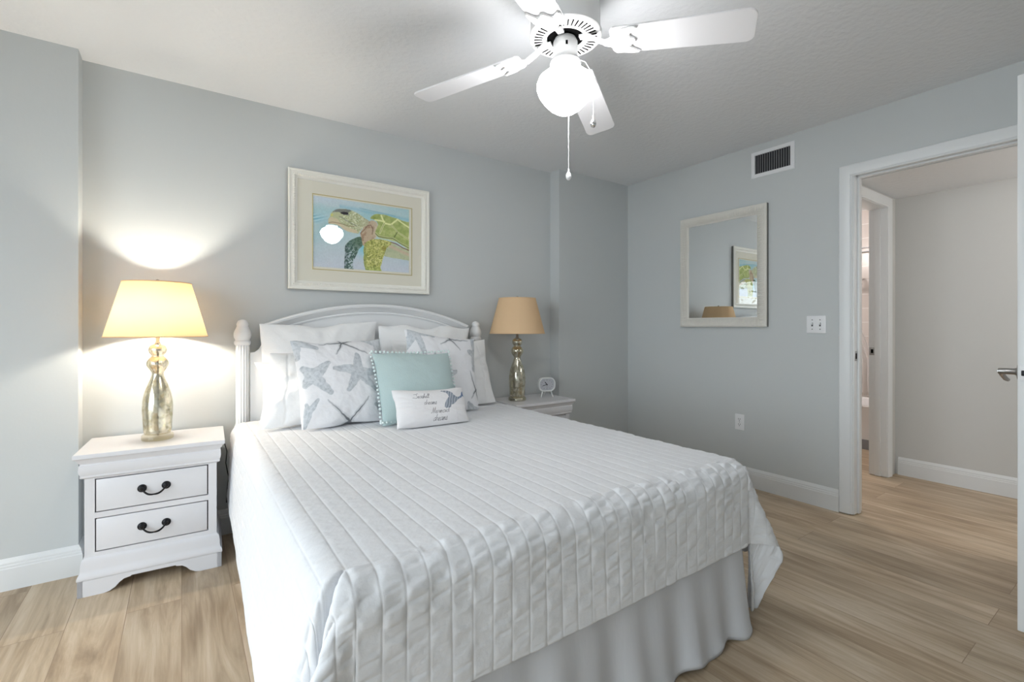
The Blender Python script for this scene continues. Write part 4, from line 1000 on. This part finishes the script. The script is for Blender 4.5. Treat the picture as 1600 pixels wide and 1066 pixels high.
for k in range(4):
    ang = math.radians(-57.63 + 90 * k)
    T = FT @ Matrix.Rotation(ang, 4, 'Z') @ Matrix.Translation((R0, 0, ZA)) @ Matrix.Rotation(droop, 4, 'Y') @ Matrix.Rotation(math.radians(PITCH), 4, 'X')
    L = R1 - R0; w0, w1 = .062, .071
    out = [(0, -w0)]; rc = .030
    for i in range(9): a = -PI / 2 + PI / 2 * i / 8; out.append((L - rc + rc * math.cos(a), -w1 + rc + rc * math.sin(a)))
    for i in range(9): a = PI / 2 * i / 8; out.append((L - rc + rc * math.cos(a), w1 - rc + rc * math.sin(a)))
    out += [(0, w0), (-.012, w0 - .014), (-.012, -w0 + .014)]
    bl = F(MB().prism(out, 'z', 0, .006, .0012), 'blade', M['blade'], 30, T)
    # scalloped blade iron: one outline screwed under the blade, an arm to the motor
    half = [(.078, .0), (.074, .010), (.060, .018), (.058, .030), (.070, .040), (.088, .054), (.080, .062), (.058, .062), (.030, .056), (.005, .040), (-.015, .022), (-.040, .013)]
    po = half[::1] + [(x, -y) for x, y in half[1:]][::-1]
    b = MB().prism(po, 'z', -.007, -.0005, .002)
    b.rot(T); 
    arm = MB(); pA = T @ Vector((-.03, 0, -.004)); rd = Vector((math.cos(ang), math.sin(ang), 0)); ctr = Vector((FC[0], FC[1], 0))
    pB = ctr + rd * .120 + Vector((0, 0, 2.205)); pC = ctr + rd * .090 + Vector((0, 0, 2.226)); pD = ctr + rd * .055 + Vector((0, 0, 2.230))
    lat = Vector((-rd.y, rd.x, 0)); vs = []
    for p, wd, th in ((pA, .014, .004), (pB, .012, .005), (pC, .013, .005), (pD, .012, .004)):
        for sx, sz in ((-1, -1), (1, -1), (1, 1), (-1, 1)): vs.append(tuple(p + lat * wd * sx + Vector((0, 0, th * sz))))
    fs = [(0, 1, 2, 3), (12, 13, 14, 15)] + [(i * 4 + q, i * 4 + (q + 1) % 4, i * 4 + 4 + (q + 1) % 4, i * 4 + 4 + q) for i in range(3) for q in range(4)]
    b.raw(vs, fs)
    for x, y in ((.050, .026), (.050, -.026), (.022, 0)): b.lathe([(.0045, 0), (.0045, .0015), (0, .003)], 12, T @ Matrix.Translation((x, y, -.007)) @ Matrix.Rotation(PI, 4, 'X'))
    io = b.build('blade_iron', M['fanwhite'], None, 30); io.parent = bl; io.matrix_parent_inverse = (Matrix.Translation(fan.location)).inverted() @ Matrix.Translation(fan.location)
for (x, y, z0, z1) in ((1.270, 1.428, 2.150, 1.776), (1.277, 1.296, 2.150, 1.942)):
    dx, dy = x - FC[0], y - FC[1]; d = math.hypot(dx, dy)
    ch = MB().tube([(FC[0] + dx / d * .046, FC[1] + dy / d * .046, 2.16), (FC[0] + dx / d * .075, FC[1] + dy / d * .075, 2.150), (x, y, 2.10), (x, y, z1)], .0011, 6)
    ch = wp(ch.build('pull_chain', M['fanwhite'], None, 60), fan)
    b = MB().lathe([(0, .006), (.0025, .004), (.003, -.004), (.005, -.010), (.0095, -.017), (.0115, -.026), (.0095, -.035), (.005, -.040), (0, -.0415)], 20, Matrix.Translation((x, y, z1)))
    k = b.build('pull_knob', M['chrome'] if z1 > 1.9 else M['plate'], None, 60); k.parent = ch

# ------------------------------------------------------------------ bathroom glimpsed past the hall
b = MB(); tub_o = thing('bathtub', 'white bathtub glimpsed through the bathroom doorway', 'bathtub', (5.6, 2.35, 0))
t0, t1, s0, s1, tz = 5.25, 5.97, 1.52, 3.16, .405
v = []; f = []
for (x0, x1, y0, y1, z) in ((t0 + .012, t1, s0, s1, .09), (t0, t1, s0, s1, .375), (t0 - .008, t1, s0, s1, .390), (t0 - .008, t1, s0, s1, tz), (t0 + .07, t1 - .05, s0 + .08, s1 - .08, tz), (t0 + .09, t1 - .07, s0 + .11, s1 - .12, tz - .03), (t0 + .14, t1 - .12, s0 + .22, s1 - .25, .13)):
    n = len(v); v += [(x0, y0, z), (x1, y0, z), (x1, y1, z), (x0, y1, z)]
    if n: f += [(n - 4 + k, n - 4 + (k + 1) % 4, n + (k + 1) % 4, n + k) for k in range(4)]
f.append((n, n + 1, n + 2, n + 3)); b.raw(v, f); wp(b.build('tub', M['porcelain'], None, 30), tub_o)
o = wp(MB().box(t0 + .006, t1, s0, s1, 0, .092, .002).build('toe_kick', M['greytile'], None, 0), tub_o); o['label'] = 'grey tiled kick strip'
rod = MB().tube([(t0 + .02, HY + .11, 1.855), (t0 + .02, 3.2, 1.855)], .0125, 16); rod.tube([(t0 + .10, HY + .11, 1.905), (t0 + .10, 3.2, 1.905)], .009, 16)
tag(rod.build('curtain_rod', M['chrome'], None, 60), 'chrome shower curtain rod across the tub', 'curtain rod')
hu = np.linspace(0, 1, 60)[:, None]; hv = np.linspace(0, 1, 40)[None, :]
yc = 1.742 + hu * .16 + (.17 * (1 - np.clip((1.62 - (1.84 - hv * 1.34)) / .75, 0, 1)) * 0) + .055 * (np.clip(1.25 - (1.84 - hv * 1.34), -.5, .4)) * -1
cu = grid_mesh('shower_curtain', np.stack([t0 + .02 + .018 * np.sin(hu * 30) + 0 * hv, np.where(1.84 - hv * 1.34 > 1.15, 1.80 + hu * .15, 1.80 - .10 * np.clip((1.15 - (1.84 - hv * 1.34)) / .3, 0, 1) + hu * .2) , 1.84 - hv * 1.33 + 0 * hu], -1), M['linerwhite'])
cu.modifiers.new('thick', 'SOLIDIFY').thickness = .002
tag(cu, 'white shower curtain hanging at the tub', 'shower curtain')
shd = thing('shower_spray', 'chrome shower spray on the tiled bathroom wall', 'shower head', (5.99, 2.03, 1.60))
wp(MB().tube([(6.0, 2.03, 1.66), (5.93, 2.03, 1.68), (5.88, 2.03, 1.66), (5.86, 2.03, 1.64)], .011, 12).build('arm', M['chrome'], None, 60), shd)
wp(MB().lathe([(.014, .05), (.02, .03), (.045, .01), (.05, 0), (.046, -.008), (0, -.008)], 28, Matrix.Translation((5.855, 2.03, 1.60))).build('head', M['chrome'], None, 60), shd)
